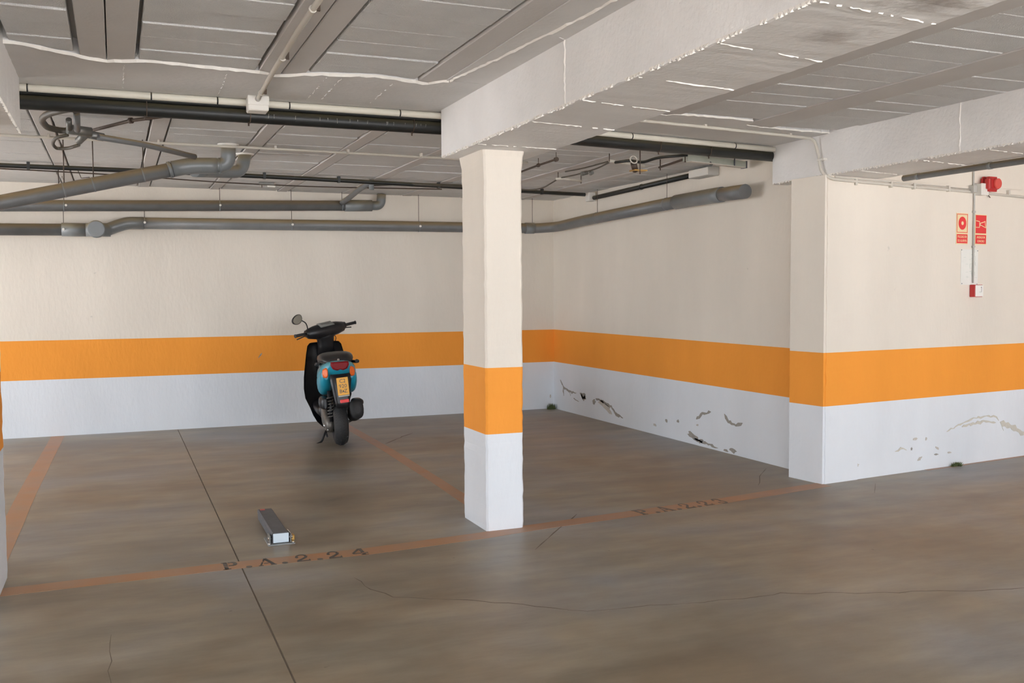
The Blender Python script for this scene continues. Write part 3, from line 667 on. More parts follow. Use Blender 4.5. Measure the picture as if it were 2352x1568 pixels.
# drain pipe A: big elbow from the ceiling, falling to the left
zt = ZF+.004
da = thing('drain_pipe', 'grey drain pipe falling leftward from two elbows in the ceiling', 'pipe', (0.4, 7.95, 2.45))
d0 = [(-3.0, 7.85, 1.60+.0), (-.84, 7.9, 2.145), (.40, 7.92, 2.455)]
d0 = smooth_path([(-1.55, 7.9, .02), (-1.55, 7.9, 1.978), (.46, 7.9, 2.468)], .12)
parts = [tube('pipe_body', d0, .054, M['pvc'], seg=20)]
parts.append(tube('pipe_elbow', [(.43, 7.9, 2.463), (.56, 7.9, 2.494), (.67, 7.90, 2.50), (.76, 7.90, 2.503)], .062, M['pvcjoint'], bend=.05, seg=20))
parts.append(tube('pipe_collar', [(.40, 7.9, 2.453), (.425, 7.9, 2.460)], .064, M['pvcjoint'], seg=20))
parts.append(tube('pipe_elbow', [(.70, 7.90, 2.500), (.845, 7.90, 2.512), (.848, 7.88, ZF)], [.056]+[.056]*13, M['pvcjoint'], bend=.13, n=11, seg=20))
parts.append(tube('pipe_collar', [(.775, 7.9, 2.502), (.79, 7.9, 2.504)], .063, M['pvcjoint'], seg=20))
parts.append(tube('pipe_elbow', [(.60, 8.02, 2.475), (.75, 8.25, 2.50), (1.0, 8.34, 2.515), (1.03, 8.34, ZF)], .052, M['pvcjoint'], bend=.12, n=9, seg=18))
parts.append(tube('pipe_branch', [(-.08, 6.98, 2.542), (.21, 7.20, 2.54), (.58, 7.68, 2.535)], .021, M['pvc'], bend=.1))
for x, r in ((-.33, .056), (-.13, .056), (.22, .056)):
    z = 2.468+(x-.46)*.244; parts.append(ringclip((x, 7.9, z), r, (1, 0, .244), M['pvcjoint'], .012)); parts.append(rod((x, 7.9, z+.054), ZF+.01, .004))
parts.append(tube('ceiling_mortar_ring', [(.848, 7.88, ZF-.012), (.848, 7.88, ZF+.003)], [.075, .085], M['mortar'], seg=14))
parts.append(tube('ceiling_mortar_ring', [(1.03, 8.34, ZF-.012), (1.03, 8.34, ZF+.003)], [.068, .078], M['mortar'], seg=14))
hang(da, parts)
# drain pipe B
db = thing('drain_pipe', 'upper grey drain pipe along the back wall ending in a short upturned elbow', 'pipe', (1, 11.1, 2.48))
def bz(x): return 2.414+(x+.98)*.029
parts = [tube('pipe_body', [(-5.4, 11.1, bz(-5.4)), (2.52, 11.1, bz(2.52))], .059, M['pvc'], seg=20),
         tube('pipe_coupling', [(2.48, 11.1, bz(2.48)), (2.80, 11.1, bz(2.80))], .066, M['pvcjoint'], seg=20),
         tube('pipe_elbow', [(2.78, 11.1, bz(2.8)), (2.91, 11.1, bz(2.9)), (2.92, 11.1, 2.66)], .052, M['pvcjoint'], bend=.10, n=9, seg=18),
         tube('pipe_branch', [(2.44, 11.05, bz(2.45)+.03), (2.44, 10.75, 2.56), (2.45, 10.2, 2.62), (2.45, 9.72, 2.635)], .03, M['pvc'], bend=.12),
         tube('pipe_branch', [(2.46, 9.75, 2.56), (2.46, 9.75, ZF)], .026, M['pvcjoint']),
         tube('pipe_branch', [(2.46, 9.78, 2.615), (2.75, 9.75, 2.635), (4.0, 9.78, 2.640)], .016, M['oldconduit'], bend=.1)]
for x in (-.47, 1.09, 2.45): z = bz(x); parts.append(ringclip((x, 11.1, z), .061, (1, 0, 0), M['pvcjoint'], .012)); parts.append(rod((x, 11.1, z+.058), ZF+.01))
for x in (-.45, 1.09): parts.append(tube('clamp_bolt', [(x, 11.04, bz(x)), (x, 11.03, bz(x))], .012, M['plasticwhite'], seg=8))
hang(db, parts)
# drain pipe C: along the back wall, round the corner and along the side wall
dc = thing('drain_pipe', 'lower grey drain pipe along back and side walls with a round capped tee', 'pipe', (2, 11.1, 2.2))
parts = [tube('pipe_body', [(-5.4, 11.1, 2.11), (-.30, 11.1, 2.183)], .062, M['pvc'], seg=20),
         tube('pipe_coupling', [(-.50, 11.1, 2.182), (-.25, 11.1, 2.182)], .070, M['pvcjoint'], seg=20),
         tube('pipe_tee', [(-.27, 11.1, 2.183), (-.03, 11.1, 2.187)], .072, M['pvcjoint'], seg=20),
         tube('tee_branch', [(-.155, 11.1, 2.182), (-.165, 10.86, 2.178)], .080, M['pvcjoint'], seg=24),
         tube('tee_cap', [(-.165, 10.875, 2.178), (-.166, 10.84, 2.177), (-.166, 10.835, 2.177)], [.090, .090, .078], M['pvcjoint'], seg=24),
         tube('pipe_elbow', [(-.06, 11.1, 2.188), (.04, 11.1, 2.23), (.14, 11.1, 2.262), (.30, 11.1, 2.265)], .066, M['pvcjoint'], bend=.07, seg=20),
         tube('pipe_body', [(.25, 11.1, 2.264), (3.0, 11.1, 2.29), (4.92, 11.1, 2.302), (5.10, 10.90, 2.312), (5.115, 10.2, 2.34), (5.115, 8.1, 2.378)], .0615, M['pvc'], bend=.1, seg=20),
         tube('pipe_coupling', [(4.75, 11.1, 2.30), (4.87, 11.1, 2.302)], .068, M['pvcjoint'], seg=20),
         tube('pipe_coupling', [(5.115, 8.18, 2.377), (5.115, 7.62, 2.380), (5.10, 7.38, 2.375)], .070, M['pvcjoint'], bend=.1, seg=20),
         tube('pipe_body', [(5.11, 7.5, 2.378), (5.06, 6.98, 2.362)], .063, M['pvc'], seg=20)]
for (x, y, z, ax, tp) in [(-.48, 11.1, 2.18, (1, 0, 0), 2.42), (.31, 11.1, 2.268, (1, 0, 0), 2.42), (1.87, 11.1, 2.28, (1, 0, 0), ZF), (3.37, 11.1, 2.292, (1, 0, 0), ZF), (4.85, 11.1, 2.302, (1, 0, 0), ZF), (5.115, 9.85, 2.347, (0, 1, 0), ZF), (5.115, 8.35, 2.374, (0, 1, 0), ZF)]:
    parts.append(ringclip((x, y, z), .064, ax, M['pvcjoint'], .012)); parts.append(rod((x, y, z+.06), ZF+.01 if tp > 2.5 else tp))
for x, z in ((-.48, 2.18), (.31, 2.268), (1.87, 2.28), (3.37, 2.292)): parts.append(tube('clamp_bolt', [(x, 11.04, z), (x, 11.025, z)], .013, M['plasticwhite'], seg=8))
hang(dc, parts)
# valve cluster with hoses hanging in the left bay
vl = thing('valve_assembly', 'cluster of valves with bent hoses hanging from the left ceiling bay', 'valve', (-.2, 6.7, 2.55))
parts = [tube('bent_hose', [(.02, 6.24, 2.615), (-.22, 6.30, 2.600), (-.36, 6.50, 2.590), (-.40, 6.70, 2.585), (-.38, 6.95, 2.58), (-.30, 7.05, 2.58), (-.24, 6.98, 2.575)], .020, M['oldconduit'], bend=.12),
         tube('hose_loop', [(-.26, 6.98, 2.545), (-.335, 7.02, 2.53), (-.365, 7.15, 2.505), (-.345, 7.30, 2.495), (-.27, 7.25, 2.495), (-.20, 7.10, 2.50)], .011, M['oldconduit'], bend=.1),
         tube('valve_body', [(-.26, 6.9, 2.57), (-.12, 6.95, 2.565)], .032, M['steel']), tube('valve_stem', [(-.20, 6.85, 2.56), (-.195, 6.62, 2.63)], .020, M['pvc']),
         tube('valve_handle', [(-.215, 6.60, 2.625), (-.17, 6.60, 2.655)], .014, M['steel']), tube('valve_body', [(-.245, 6.83, 2.56), (-.245, 6.76, 2.61)], .018, M['steel']),
         tube('valve_body', [(-.20, 7.06, 2.52), (-.15, 6.98, 2.56)], .026, M['steel']), tube('pipe_union', [(-.13, 6.98, 2.555), (-.05, 7.04, 2.55)], .027, M['steel']),
         tube('pipe_body', [(-.12, 7.1, 2.60), (.12, 6.7, 2.615), (.42, 6.36, 2.62)], .011, M['rod']), ringclip((.12, 6.7, 2.615), .019, (.7, -.7, 0), M['rod'], .02),
         tube('hanger_rod', [(-.19, 6.95, 2.58), (-.19, 6.95, ZF+.01)], .006, M['rod'], seg=6)]
hang(vl, parts)
for i, (x, y, lab) in enumerate([(-.46, 9.9, 'bent wire hook hanging from the far ceiling at the left'), (-.30, 10.0, 'rusty bracket with a short stub hanging near the far left ceiling')]):
    hk = thing('ceiling_hook', lab, 'hook', (x, y, 2.66))
    hang(hk, [tube('hook_wire', [(x, y, ZF+.01), (x, y, 2.53), (x+.03, y, 2.60), (x+.06, y, 2.52), (x+.06, y, 2.60)] if i == 0 else [(x, y, ZF+.01), (x+.03, y, 2.60), (x+.10, y, 2.61), (x+.13, y, 2.57)], .004, M['rod'], seg=5)])
fx = thing('ceiling_bracket', 'small metal bracket screwed to the far ceiling beneath the black pipe', 'bracket', (1.55, 10.4, 2.65))
hang(fx, [box('bracket_plate', (1.42, 10.38, 2.645), (1.58, 10.42, ZF+.002), M['steel'], bev=.002), box('bracket_plate', (1.52, 10.48, 2.630), (1.60, 10.51, ZF+.002), M['plasticwhite'], bev=.002), tube('bracket_screw', [(1.45, 10.4, 2.65), (1.45, 10.4, 2.615)], .004, M['rod'], seg=5)])
# right-hand far ceiling: cables, conduits, duct and an open lamp holder
cA = thing('hanging_conduit', 'rusty conduit with two clips just right of the middle column', 'conduit', (3.45, 7.8, 2.6))
hang(cA, [tube('conduit_body', [(3.50, 8.45, 2.61), (3.45, 7.76, 2.61), (3.44, 7.37, 2.61)], .009, M['rod']), ringclip((3.45, 7.76, 2.61), .017, (0, 1, 0), M['rod'], .02), ringclip((3.44, 7.37, 2.61), .019, (0, 1, 0), M['rod'], .03),
          rod((3.45, 7.76, 2.62), ZF+.01), rod((3.44, 7.37, 2.62), ZF+.01)])
cB = thing('hanging_conduit', 'bent pale conduit and drooping cable under the ceiling behind the right beam soffit', 'conduit', (4.0, 8.0, 2.6))
parts = [tube('drooping_cable', smooth_path([(4.1, 9.95, 2.655), (4.18, 9.6, 2.60), (4.14, 9.2, 2.58), (4.02, 8.59, 2.60)], .3), .007, M['oldconduit'], seg=8),
         tube('conduit_body', [(4.01, 8.59, 2.605), (4.05, 8.53, 2.605), (4.32, 8.67, 2.605)], .012, M['conduit'], bend=.03), rod((4.02, 8.57, 2.605), ZF+.01, .005), rod((4.32, 8.67, 2.58), ZF+.01, .005),
         tube('drooping_cable', smooth_path([(4.03, 8.51, 2.61), (4.03, 8.2, 2.60), (4.02, 7.97, 2.60), (3.96, 7.6, 2.59), (3.91, 7.31, 2.60)], .2), .007, M['oldconduit'], seg=8),
         tube('drooping_cable', smooth_path([(3.97, 8.3, 2.64), (3.95, 7.9, 2.62), (3.93, 7.34, 2.615)], .2), .007, M['oldconduit'], seg=8),
         tube('conduit_body', [(3.90, 7.29, 2.61), (4.32, 7.43, 2.605)], .013, M['conduit']), rod((3.90, 7.29, 2.60), ZF+.01, .005),
         tube('cable_clip', [(3.99, 8.0, 2.585), (4.05, 8.0, 2.60)], .02, M['steel']), tube('cable_clip', [(4.02, 7.88, 2.575), (4.02, 7.84, 2.58)], .018, M['steel'])]
hang(cB, parts)
lh = thing('lamp_holder', 'open rusty round lamp holder hanging beneath the black pipes', 'lamp', (4.0, 6.9, 2.55))
bm = bmesh.new(); bm_tube(bm, [Vector((3.97, 7.0, 2.585))+Vector((math.cos(a)*.032, math.sin(a)*.01, math.sin(a)*.030)) for a in [k*math.pi/8 for k in range(17)]], .006, 6)
parts = [bm_obj('holder_ring', bm, M['conduit']), tube('holder_body', [(3.98, 7.02, 2.56), (4.02, 7.06, 2.505)], .026, M['rod']), rod((4.03, 7.0, 2.47), ZF+.01, .005), box('holder_plate', (3.98, 7.0, 2.498), (4.10, 7.09, 2.508), M['brass']),
         tube('black_cable', smooth_path([(3.96, 7.30, 2.60), (4.02, 7.14, 2.60), (4.10, 7.08, 2.575), (4.18, 6.98, 2.61), (4.40, 6.86, 2.625)], .1), [.005]*3+[.016]*22+[.008]*3 if False else .012, M['blackpipe'], seg=8)]
hang(lh, parts)
dt = thing('cable_duct', 'grey-green square duct under the ceiling ending near the side wall', 'duct', (4.7, 7.0, 2.6))
def prism_along(name, p0, p1, w_, h_, m):
    p0, p1 = Vector(p0), Vector(p1); d = (p1-p0).normalized(); sd = Vector((-d.y, d.x, 0)).normalized(); up = Vector((0, 0, 1))
    bm = bmesh.new(); bm_prism(bm, [p0+sd*w_/2+up*h_/2, p0-sd*w_/2+up*h_/2, p0-sd*w_/2-up*h_/2, p0+sd*w_/2-up*h_/2], p1-p0); return bm_obj(name, bm, m)
parts = [prism_along('duct_body', (4.42, 6.93, 2.612), (5.14, 7.12, 2.610), .055, .055, M['greenduct']), prism_along('duct_lid', (4.44, 6.90, 2.580), (5.10, 7.075, 2.578), .06, .006, M['conduit']),
         prism_along('duct_end', (5.14, 7.12, 2.610), (5.155, 7.124, 2.610), .062, .062, M['dark']), rod((4.99, 7.04, 2.575), ZF+.01, .006, M['dark']), rod((4.42, 6.93, 2.575), ZF+.01, .006),
         tube('duct_clamp', [(4.70, 6.96, 2.57), (4.70, 7.03, 2.64)], .012, M['steel']), tube('duct_stub', [(4.49, 7.46, 2.60), (4.43, 6.96, 2.605)], .010, M['rod']), rod((4.50, 7.46, 2.575), ZF+.01, .006)]
hang(dt, parts)
# grey pipe along the right beam's far edge
gp = thing('ceiling_pipe', 'dark grey pipe on the underside of the right beam above the fire alarm', 'pipe', (5.62, 5, 2.355))
hang(gp, [tube('pipe_body', [(5.622, 5.74, 2.358), (5.622, 1.0, 2.358)], .0235, M['pvc']), ringclip((5.622, 5.60, 2.358), .026, (0, 1, 0), M['pvcjoint'], .03), ringclip((5.622, 4.95, 2.358), .026, (0, 1, 0), M['pvcjoint'], .03)])

# ------------------------------------------------------------------ fire point on the right wall
WM = Matrix(((WD.x, WN.x, 0, P0.x), (WD.y, WN.y, 0, P0.y), (0, 0, 1, 0), (0, 0, 0, 1)))   # local: u along wall, v out of the wall, z up
def wbox(name, u0, u1, v0, v1, z0, z1, m, bev=0, seg=1):
    bm = bmesh.new(); bm_box(bm, (u0, v0, z0), (u1, v1, z1), bev, WM, seg); return bm_obj(name, bm, m)
def wpoly(name, pts, v0, v1, m):
    bm = bmesh.new(); bm_prism(bm, [WM @ Vector((p[0], v0, p[1])) for p in pts], Vector((WN.x, WN.y, 0))*(v1-v0)); return bm_obj(name, bm, m)
def wtube(name, pts, r, m, seg=10, bend=0): return tube(name, [WM @ Vector(p) for p in pts], r, m, seg=seg, bend=bend)
def wthing(name, label, cat, u, z): q = WM @ Vector((u, 0, z)); return thing(name, label, cat, q)
def wtext(name, txt, u, z, size, v, m, width=None):
    c = bpy.data.curves.new('t', 'FONT'); c.body = txt; c.size = size; c.align_x = 'CENTER'; c.align_y = 'CENTER'; c.extrude = .0004; c.resolution_u = 2
    o = bpy.data.objects.new('t', c); COL.objects.link(o); dg = bpy.context.evaluated_depsgraph_get(); dg.update()
    me = bpy.data.meshes.new_from_object(o.evaluated_get(dg)); bpy.data.objects.remove(o); bpy.data.curves.remove(c)
    xs_ = [q.co.x for q in me.vertices]; k = (width/(max(xs_)-min(xs_))) if width else 1
    for q in me.vertices: q.co = WM @ Vector((u+q.co.x*k, v+q.co.z, z+q.co.y))
    me.materials.clear(); me.materials.append(m)
    return link(name, me, m)
U = ru
rise = wthing('wall_conduit', 'thin vertical conduit dropping down the right wall to the red call point', 'conduit', U(6.77), 2.0)
hang(rise, [wtube('conduit_body', [(U(6.778), .012, 2.62), (U(6.778), .012, 2.40), (U(6.792), .012, 2.32), (U(6.795), .012, 1.56)], .0075, M['boxgrey'])]
     + [wbox('conduit_clip', U(6.79)-.014, U(6.79)+.014, .002, .024, z-.008, z+.008, M['boxgrey'], .003) for z in (2.52, 2.40, 2.165, 1.87)])
jb2 = wthing('junction_box', 'white junction box below left of the red siren', 'box', U(6.83), 2.34)
hang(jb2, [wbox('box_body', U(6.79), U(6.885), .002, .075, 2.305, 2.40, M['plasticwhite'], .004), wbox('box_lid', U(6.788), U(6.887), .075, .08, 2.303, 2.402, M['plasticwhite'], .002)])
tag(wbox('junction_box', U(6.73), U(6.775), .002, .05, 2.325, 2.385, M['boxgrey'], .003), 'small grey box on the wall beside the white junction box', 'box')
si = wthing('fire_siren', 'red fire alarm siren mounted high on the right wall', 'siren', U(6.9), 2.37)
hang(si, [wbox('siren_base', U(6.87), U(7.0), .002, .05, 2.34, 2.465, M['red'], .015, 2), wbox('siren_body', U(6.845), U(6.99), .05, .12, 2.335, 2.46, M['red'], .022, 3),
          wtube('siren_lens', [(U(6.93), .115, 2.40), (U(6.93), .140, 2.40)], .043, M['redlens'], 20), wtube('siren_cable', [(U(6.93), .03, 2.34), (U(6.97), .02, 2.31), (U(7.0), .015, 2.295)], .0035, M['rod'], 6)])
# left sign
s1 = wthing('safety_sign', 'cream and red manual alarm sign with a round red button symbol', 'sign', U(6.65), 2.02)
parts = [wbox('sign_board', U(6.575), U(6.728), .001, .004, 1.888, 2.150, M['signcream'])]
parts += [wbox('sign_frame', U(6.582), U(6.721), .004, .005, z0, z1, M['signred']) for z0, z1 in ((2.138, 2.143), (1.985, 1.990))]
parts += [wbox('sign_frame', u0, u1, .004, .005, 1.985, 2.143, M['signred']) for u0, u1 in ((U(6.582), U(6.587)), (U(6.716), U(6.721)))]
def disc(u, z, r, v0, v1, m, name, rz=None): return wpoly(name, [(u+math.cos(k*math.pi/16)*r, z+math.sin(k*math.pi/16)*(rz or r)) for k in range(32)], v0, v1, m)
parts += [disc(U(6.652), 2.065, .050, .004, .0055, M['signred'], 'button_symbol', .055), disc(U(6.652), 2.065, .015, .0055, .0065, M['signcream'], 'button_centre', .016)]
parts += [wbox('text_plate', U(6.582), U(6.721), .004, .005, 1.896, 1.972, M['signred'])]
parts += [wtext('lettering', 'PULSADOR', U(6.652), 1.950, .030, .0055, M['signcream'], .118), wtext('lettering', 'DE ALARMA', U(6.652), 1.917, .030, .0055, M['signcream'], .118)]
hang(s1, parts)
s2 = wthing('safety_sign', 'red sounder sign with a white horn symbol beside the vertical conduit', 'sign', U(6.9), 2.02)
parts = [wbox('sign_board', U(6.822), U(6.975), .001, .004, 1.888, 2.146, M['signcream']), wbox('symbol_field', U(6.828), U(6.969), .004, .005, 1.985, 2.140, M['signred']),
         wbox('text_plate', U(6.828), U(6.969), .004, .005, 1.896, 1.972, M['signred'])]
hw = .0032
def seg2(a, b, m=M['signcream']):
    a, b = Vector(a), Vector(b); d = (b-a).normalized(); n = Vector((-d.y, d.x))*hw
    return wpoly('horn_outline', [tuple(a+n), tuple(b+n), tuple(b-n), tuple(a-n)], .005, .006, m)
u_ = U(6.828)
parts += [seg2((u_+.002, 2.092), (u_+.05, 2.086)), seg2((u_+.002, 2.036), (u_+.05, 2.036)), seg2((u_+.05, 2.088), (u_+.05, 2.034)), seg2((u_+.05, 2.052), (u_+.062, 2.07)), seg2((u_+.055, 2.07), (u_+.128, 2.088)), seg2((u_+.055, 2.06), (u_+.128, 2.036)), seg2((u_+.122, 2.092), (u_+.136, 2.032)), seg2((u_+.05, 2.075), (u_+.06, 2.048))]
parts += [wtext('lettering', 'AVISADOR', U(6.899), 1.950, .028, .0055, M['signcream'], .112), wtext('lettering', 'SONORO', U(6.899), 1.917, .028, .0055, M['signcream'], .095)]
hang(s2, parts)
# laminated plan behind the conduit
pl = wthing('wall_notice', 'laminated white notice with faint print behind the vertical conduit', 'notice', U(6.75), 1.7)
parts = [wbox('notice_sheet', U(6.645), U(6.868), .001, .003, 1.545, 1.845, M['paper'])]
random.seed(3)
for k in range(26):
    u = random.uniform(U(6.66), U(6.85)); z = random.uniform(1.60, 1.82); a = random.choice((0, 1))
    parts.append(wbox('faint_print', u, u+(.03 if a else .003), .003, .0035, z, z+(.002 if a else .035), M['printgrey']))
for u, z in ((U(6.65), 1.84), (U(6.862), 1.835), (U(6.66), 1.555), (U(6.86), 1.55)): parts.append(disc(u, z, .004, .003, .005, M['dark'], 'notice_pin'))
hang(pl, parts)
cp = wthing('call_point', 'red fire alarm call point with a white front panel', 'call point', U(6.80), 1.5)
parts = [wbox('call_point_body', U(6.765), U(6.868), .002, .055, 1.440, 1.545, M['red'], .004), wbox('front_panel', U(6.766), U(6.867), .055, .062, 1.444, 1.541, M['white'], .003),
         wbox('printed_mark', U(6.838), U(6.842), .062, .0625, 1.482, 1.525, M['dark']), wbox('printed_mark', U(6.810), U(6.838), .062, .0625, 1.480, 1.484, M['printgrey']), wbox('printed_mark', U(6.832), U(6.838), .062, .0625, 1.518, 1.526, M['dark'])]
hang(cp, parts)

# ------------------------------------------------------------------ folded parking barrier lying on the floor
pb = thing('parking_barrier', 'folded grey metal parking barrier bolted to the floor with a brass padlock', 'barrier', (.88, 5.83, 0))
pb.rotation_euler = (0, 0, math.radians(-.5))
def pbx(name, a, b, m, bev=0): return box(name, a, b, m, pb, bev)
pbx('base_plate', (-.075, -.045, .0), (.085, .16, .006), M['barbase'], .002)
pbx('barrier_arm', (-.045, .0, .040), (.050, .70, .066), M['barrier'], .006)
pbx('arm_side', (-.047, -.01, .008), (-.040, .66, .060), M['barrier'], .002); pbx('arm_side', (.045, -.01, .008), (.052, .66, .060), M['barrier'], .002)
pbx('arm_end_plate', (-.042, -.022, .010), (.050, -.014, .066), M['endcap'], .002)
for x in (-.060, .062):
    pbx('hinge_bracket', (x-.004, -.02, .005), (x+.004, .07, .055), M['steel'], .002)
    tube('hinge_bolt', [(x-.012, .0, .035), (x+.012, .0, .035)], .009, M['chrome'], pb, 8)
tube('anchor_bolt', [(-.066, -.028, .004), (-.066, -.028, .014)], .008, M['chrome'], pb, 6); tube('anchor_bolt', [(.074, -.030, .004), (.074, -.030, .014)], .008, M['chrome'], pb, 6)
pbx('padlock_body', (.068, .012, .006), (.092, .055, .042), M['brass'], .005)
tube('padlock_shackle', [(.072, .02, .04), (.060, .04, .062), (.056, .09, .060), (.066, .10, .045)], .004, M['chrome'], pb, 6, bend=.02)
pbx('reflector_strip', (-.030, .655, .066), (.0, .685, .068), M['red'])

# ------------------------------------------------------------------ the scooter (local: x forward, y left, z up; origin = rear tyre contact)
sc = thing('motor_scooter', 'black and turquoise motor scooter leaning on its side stand by the back wall', 'scooter', (2.035, 9.40, 0))
LEAN = math.radians(3.2); HEAD = math.radians(90-6.5)
sc.matrix_world = Matrix.Translation((2.035, 9.40, 0.003)) @ Matrix.Rotation(HEAD, 4, 'Z') @ Matrix.Rotation(-LEAN, 4, 'X')
def sp(name, bm, m, parent=sc, smooth=False): return bm_obj(name, bm, m, parent, smooth)
def sec(x, zc, hw_, hh, n=20, p=2.6, tw=0, dz=0):
    out = []
    for k in range(n):
        a = 2*math.pi*k/n; c, s = math.cos(a), math.sin(a)
        y = hw_*abs(c)**(2/p)*math.copysign(1, c); z = hh*abs(s)**(2/p)*math.copysign(1, s)
        out.append((x+dz*(z/hh if hh else 0), y*(1+tw*(z/hh)), zc+z))
    return out
def loft(name, secs, m, parent=sc, dy=0):
    bm = bmesh.new(); bm_loft(bm, [[(p[0], p[1]+dy, p[2]) for p in r] for r in secs]); return sp(name, bm, m, parent)
def torus_wheel(cx, parent, Mx=None, R=.143, r=.065):
    def tw(bm):
        if Mx:
            for v in bm.verts: v.co = Mx @ v.co
    bm = bmesh.new(); n = 40; k = 12; rings = []
    for i in range(n):
        a = 2*math.pi*i/n
        rings.append([bm.verts.new((cx+math.cos(a)*(R+r*math.cos(b)), r*1.08*math.sin(b), .208+math.sin(a)*(R+r*math.cos(b)))) for b in [2*math.pi*j/k for j in range(k)]])
    for i in range(n):
        for j in range(k):
            f = bm.faces.new((rings[i][j], rings[i][(j+1) % k], rings[(i+1) % n][(j+1) % k], rings[(i+1) % n][j])); f.smooth = True
    tw(bm); ty = sp('tyre', bm, M['rubber'], parent)
    bm = bmesh.new()   # tread blocks
    for i in range(44):
        a = 2*math.pi*i/44
        for s_ in (-1, 1):
            b0 = .15*s_; pts = []
            for aa, bb in ((0, b0), (.05, b0), (.10, b0+.75*s_), (.05, b0+.75*s_)):
                pts.append(((cx+math.cos(a+aa)*(R+(r+.0015)*math.cos(bb)), (r+.0015)*1.08*math.sin(bb), .208+math.sin(a+aa)*(R+(r+.0015)*math.cos(bb))), (math.cos(a+aa), 0, math.sin(a+aa))))
            lo = [bm.verts.new(Vector(p)-Vector(d)*.004) for p, d in pts]; hi = [bm.verts.new(Vector(p)+Vector(d)*.0015) for p, d in pts]
            bm.faces.new(hi); bm.faces.new(lo[::-1])
            for q in range(4): bm.faces.new((lo[q], lo[(q+1) % 4], hi[(q+1) % 4], hi[q]))
    tw(bm); sp('tread', bm, M['rubber'], ty)
    bm = bmesh.new(); prof = [(.030, .045), (.045, .03), (.075, .012), (.095, .02), (.108, .035), (.108, -.035), (.095, -.02), (.075, -.012), (.045, -.03), (.030, -.045)]
    rr = []
    for i in range(28):
        a = 2*math.pi*i/28; rr.append([bm.verts.new((cx+math.cos(a)*q, y, .208+math.sin(a)*q)) for q, y in prof])
    for i in range(28):
        for j in range(len(prof)): bm.faces.new((rr[i][j], rr[i][(j+1) % 10], rr[(i+1) % 28][(j+1) % 10], rr[(i+1) % 28][j]))
    tw(bm); sp('wheel_rim', bm, M['alloy'], parent)
rw = empty('rear_wheel'); rw.parent = sc
torus_wheel(0, rw)
# steering: everything that turns left with the bars
RK = math.radians(15); ST = math.radians(27)
piv = Vector((1.02, 0, .60)); ax = Vector((-math.sin(RK), 0, math.cos(RK)))
STM = Matrix.Translation(piv) @ Matrix.Rotation(ST, 4, ax) @ Matrix.Translation(-piv)
fw = empty('front_wheel'); fw.parent = sc
torus_wheel(1.17, fw, STM)
def st(bm):
    for v in bm.verts: v.co = STM @ v.co
    return bm
def stube(name, pts, r, m, parent=sc, seg=10, bend=0):
    if bend: pts = smooth_path(pts, bend)
    bm = bmesh.new(); bm_tube(bm, pts, r, seg); st(bm); return sp(name, bm, m, parent)
# front mudguard and fork
bm = bmesh.new(); rows = []
for i in range(15):
    a = math.radians(-5+190*i/14); rr_ = .235
    rows.append([(1.17+math.cos(a)*(rr_-.05*abs(t)**3), t*.075, .215+math.sin(a)*(rr_-.06*abs(t)**3)) for t in [-1, -.8, -.4, 0, .4, .8, 1]])
outer = [[bm.verts.new(p) for p in r] for r in rows]
for i in range(14):
    for k in range(6): f = bm.faces.new((outer[i][k], outer[i][k+1], outer[i+1][k+1], outer[i+1][k])); f.smooth = True
bmesh.ops.solidify(bm, geom=bm.faces[:], thickness=.006); st(bm); sp('front_mudguard', bm, M['blackplastic'])
for s_ in (-1, 1): stube('fork_leg', [(1.17, s_*.072, .21), (1.11, s_*.072, .42)], .018, M['alloy'])
stube('fork_crown', [(1.10, -.075, .43), (1.10, .075, .43)], .02, M['blackplastic'])
# leg shield: broad curved panel
bm = bmesh.new(); rows = []
prof = [(.985, .955, .125), (.98, .965, .155), (.95, .972, .180), (.86, .965, .200), (.74, .955, .222), (.62, .94, .242), (.50, .92, .252), (.40, .90, .245), (.30, .87, .205), (.22, .84, .18), (.15, .80, .145), (.105, .76, .10)]
for z, x, hw_ in prof[::-1]:
    rows.append([(x-.045*abs(t)**2.2, t*hw_+.022, z) for t in [k/8-1 for k in range(17)]])
vv = [[bm.verts.new(p) for p in r] for r in rows]
for i in range(len(rows)-1):
    for k in range(16): f = bm.faces.new((vv[i][k], vv[i][k+1], vv[i+1][k+1], vv[i+1][k])); f.smooth = True
bmesh.ops.solidify(bm, geom=bm.faces[:], thickness=.02); sp('leg_shield', bm, M['blackplastic'])
loft('inner_fairing', [sec(.955, .62, .10, .27, p=3), sec(.93, .61, .115, .27, p=3), sec(.90, .58, .09, .22, p=3)], M['blackplastic'])
loft('front_fairing', [sec(.99, .60, .15, .22), sec(1.05, .60, .13, .22), sec(1.13, .63, .10, .18), sec(1.19, .67, .05, .11)], M['teal'])
# floorboard with lower belly
loft('floorboard', [sec(.90, .33, .20, .05, p=3), sec(.80, .30, .195, .055, p=3), sec(.60, .28, .175, .06, p=3), sec(.45, .29, .15, .075, p=3)], M['blackplastic'])
loft('belly_pan', [sec(.98, .33, .16, .09), sec(.85, .24, .15, .06), sec(.60, .22, .13, .05), sec(.45, .25, .11, .06)], M['blackplastic'])
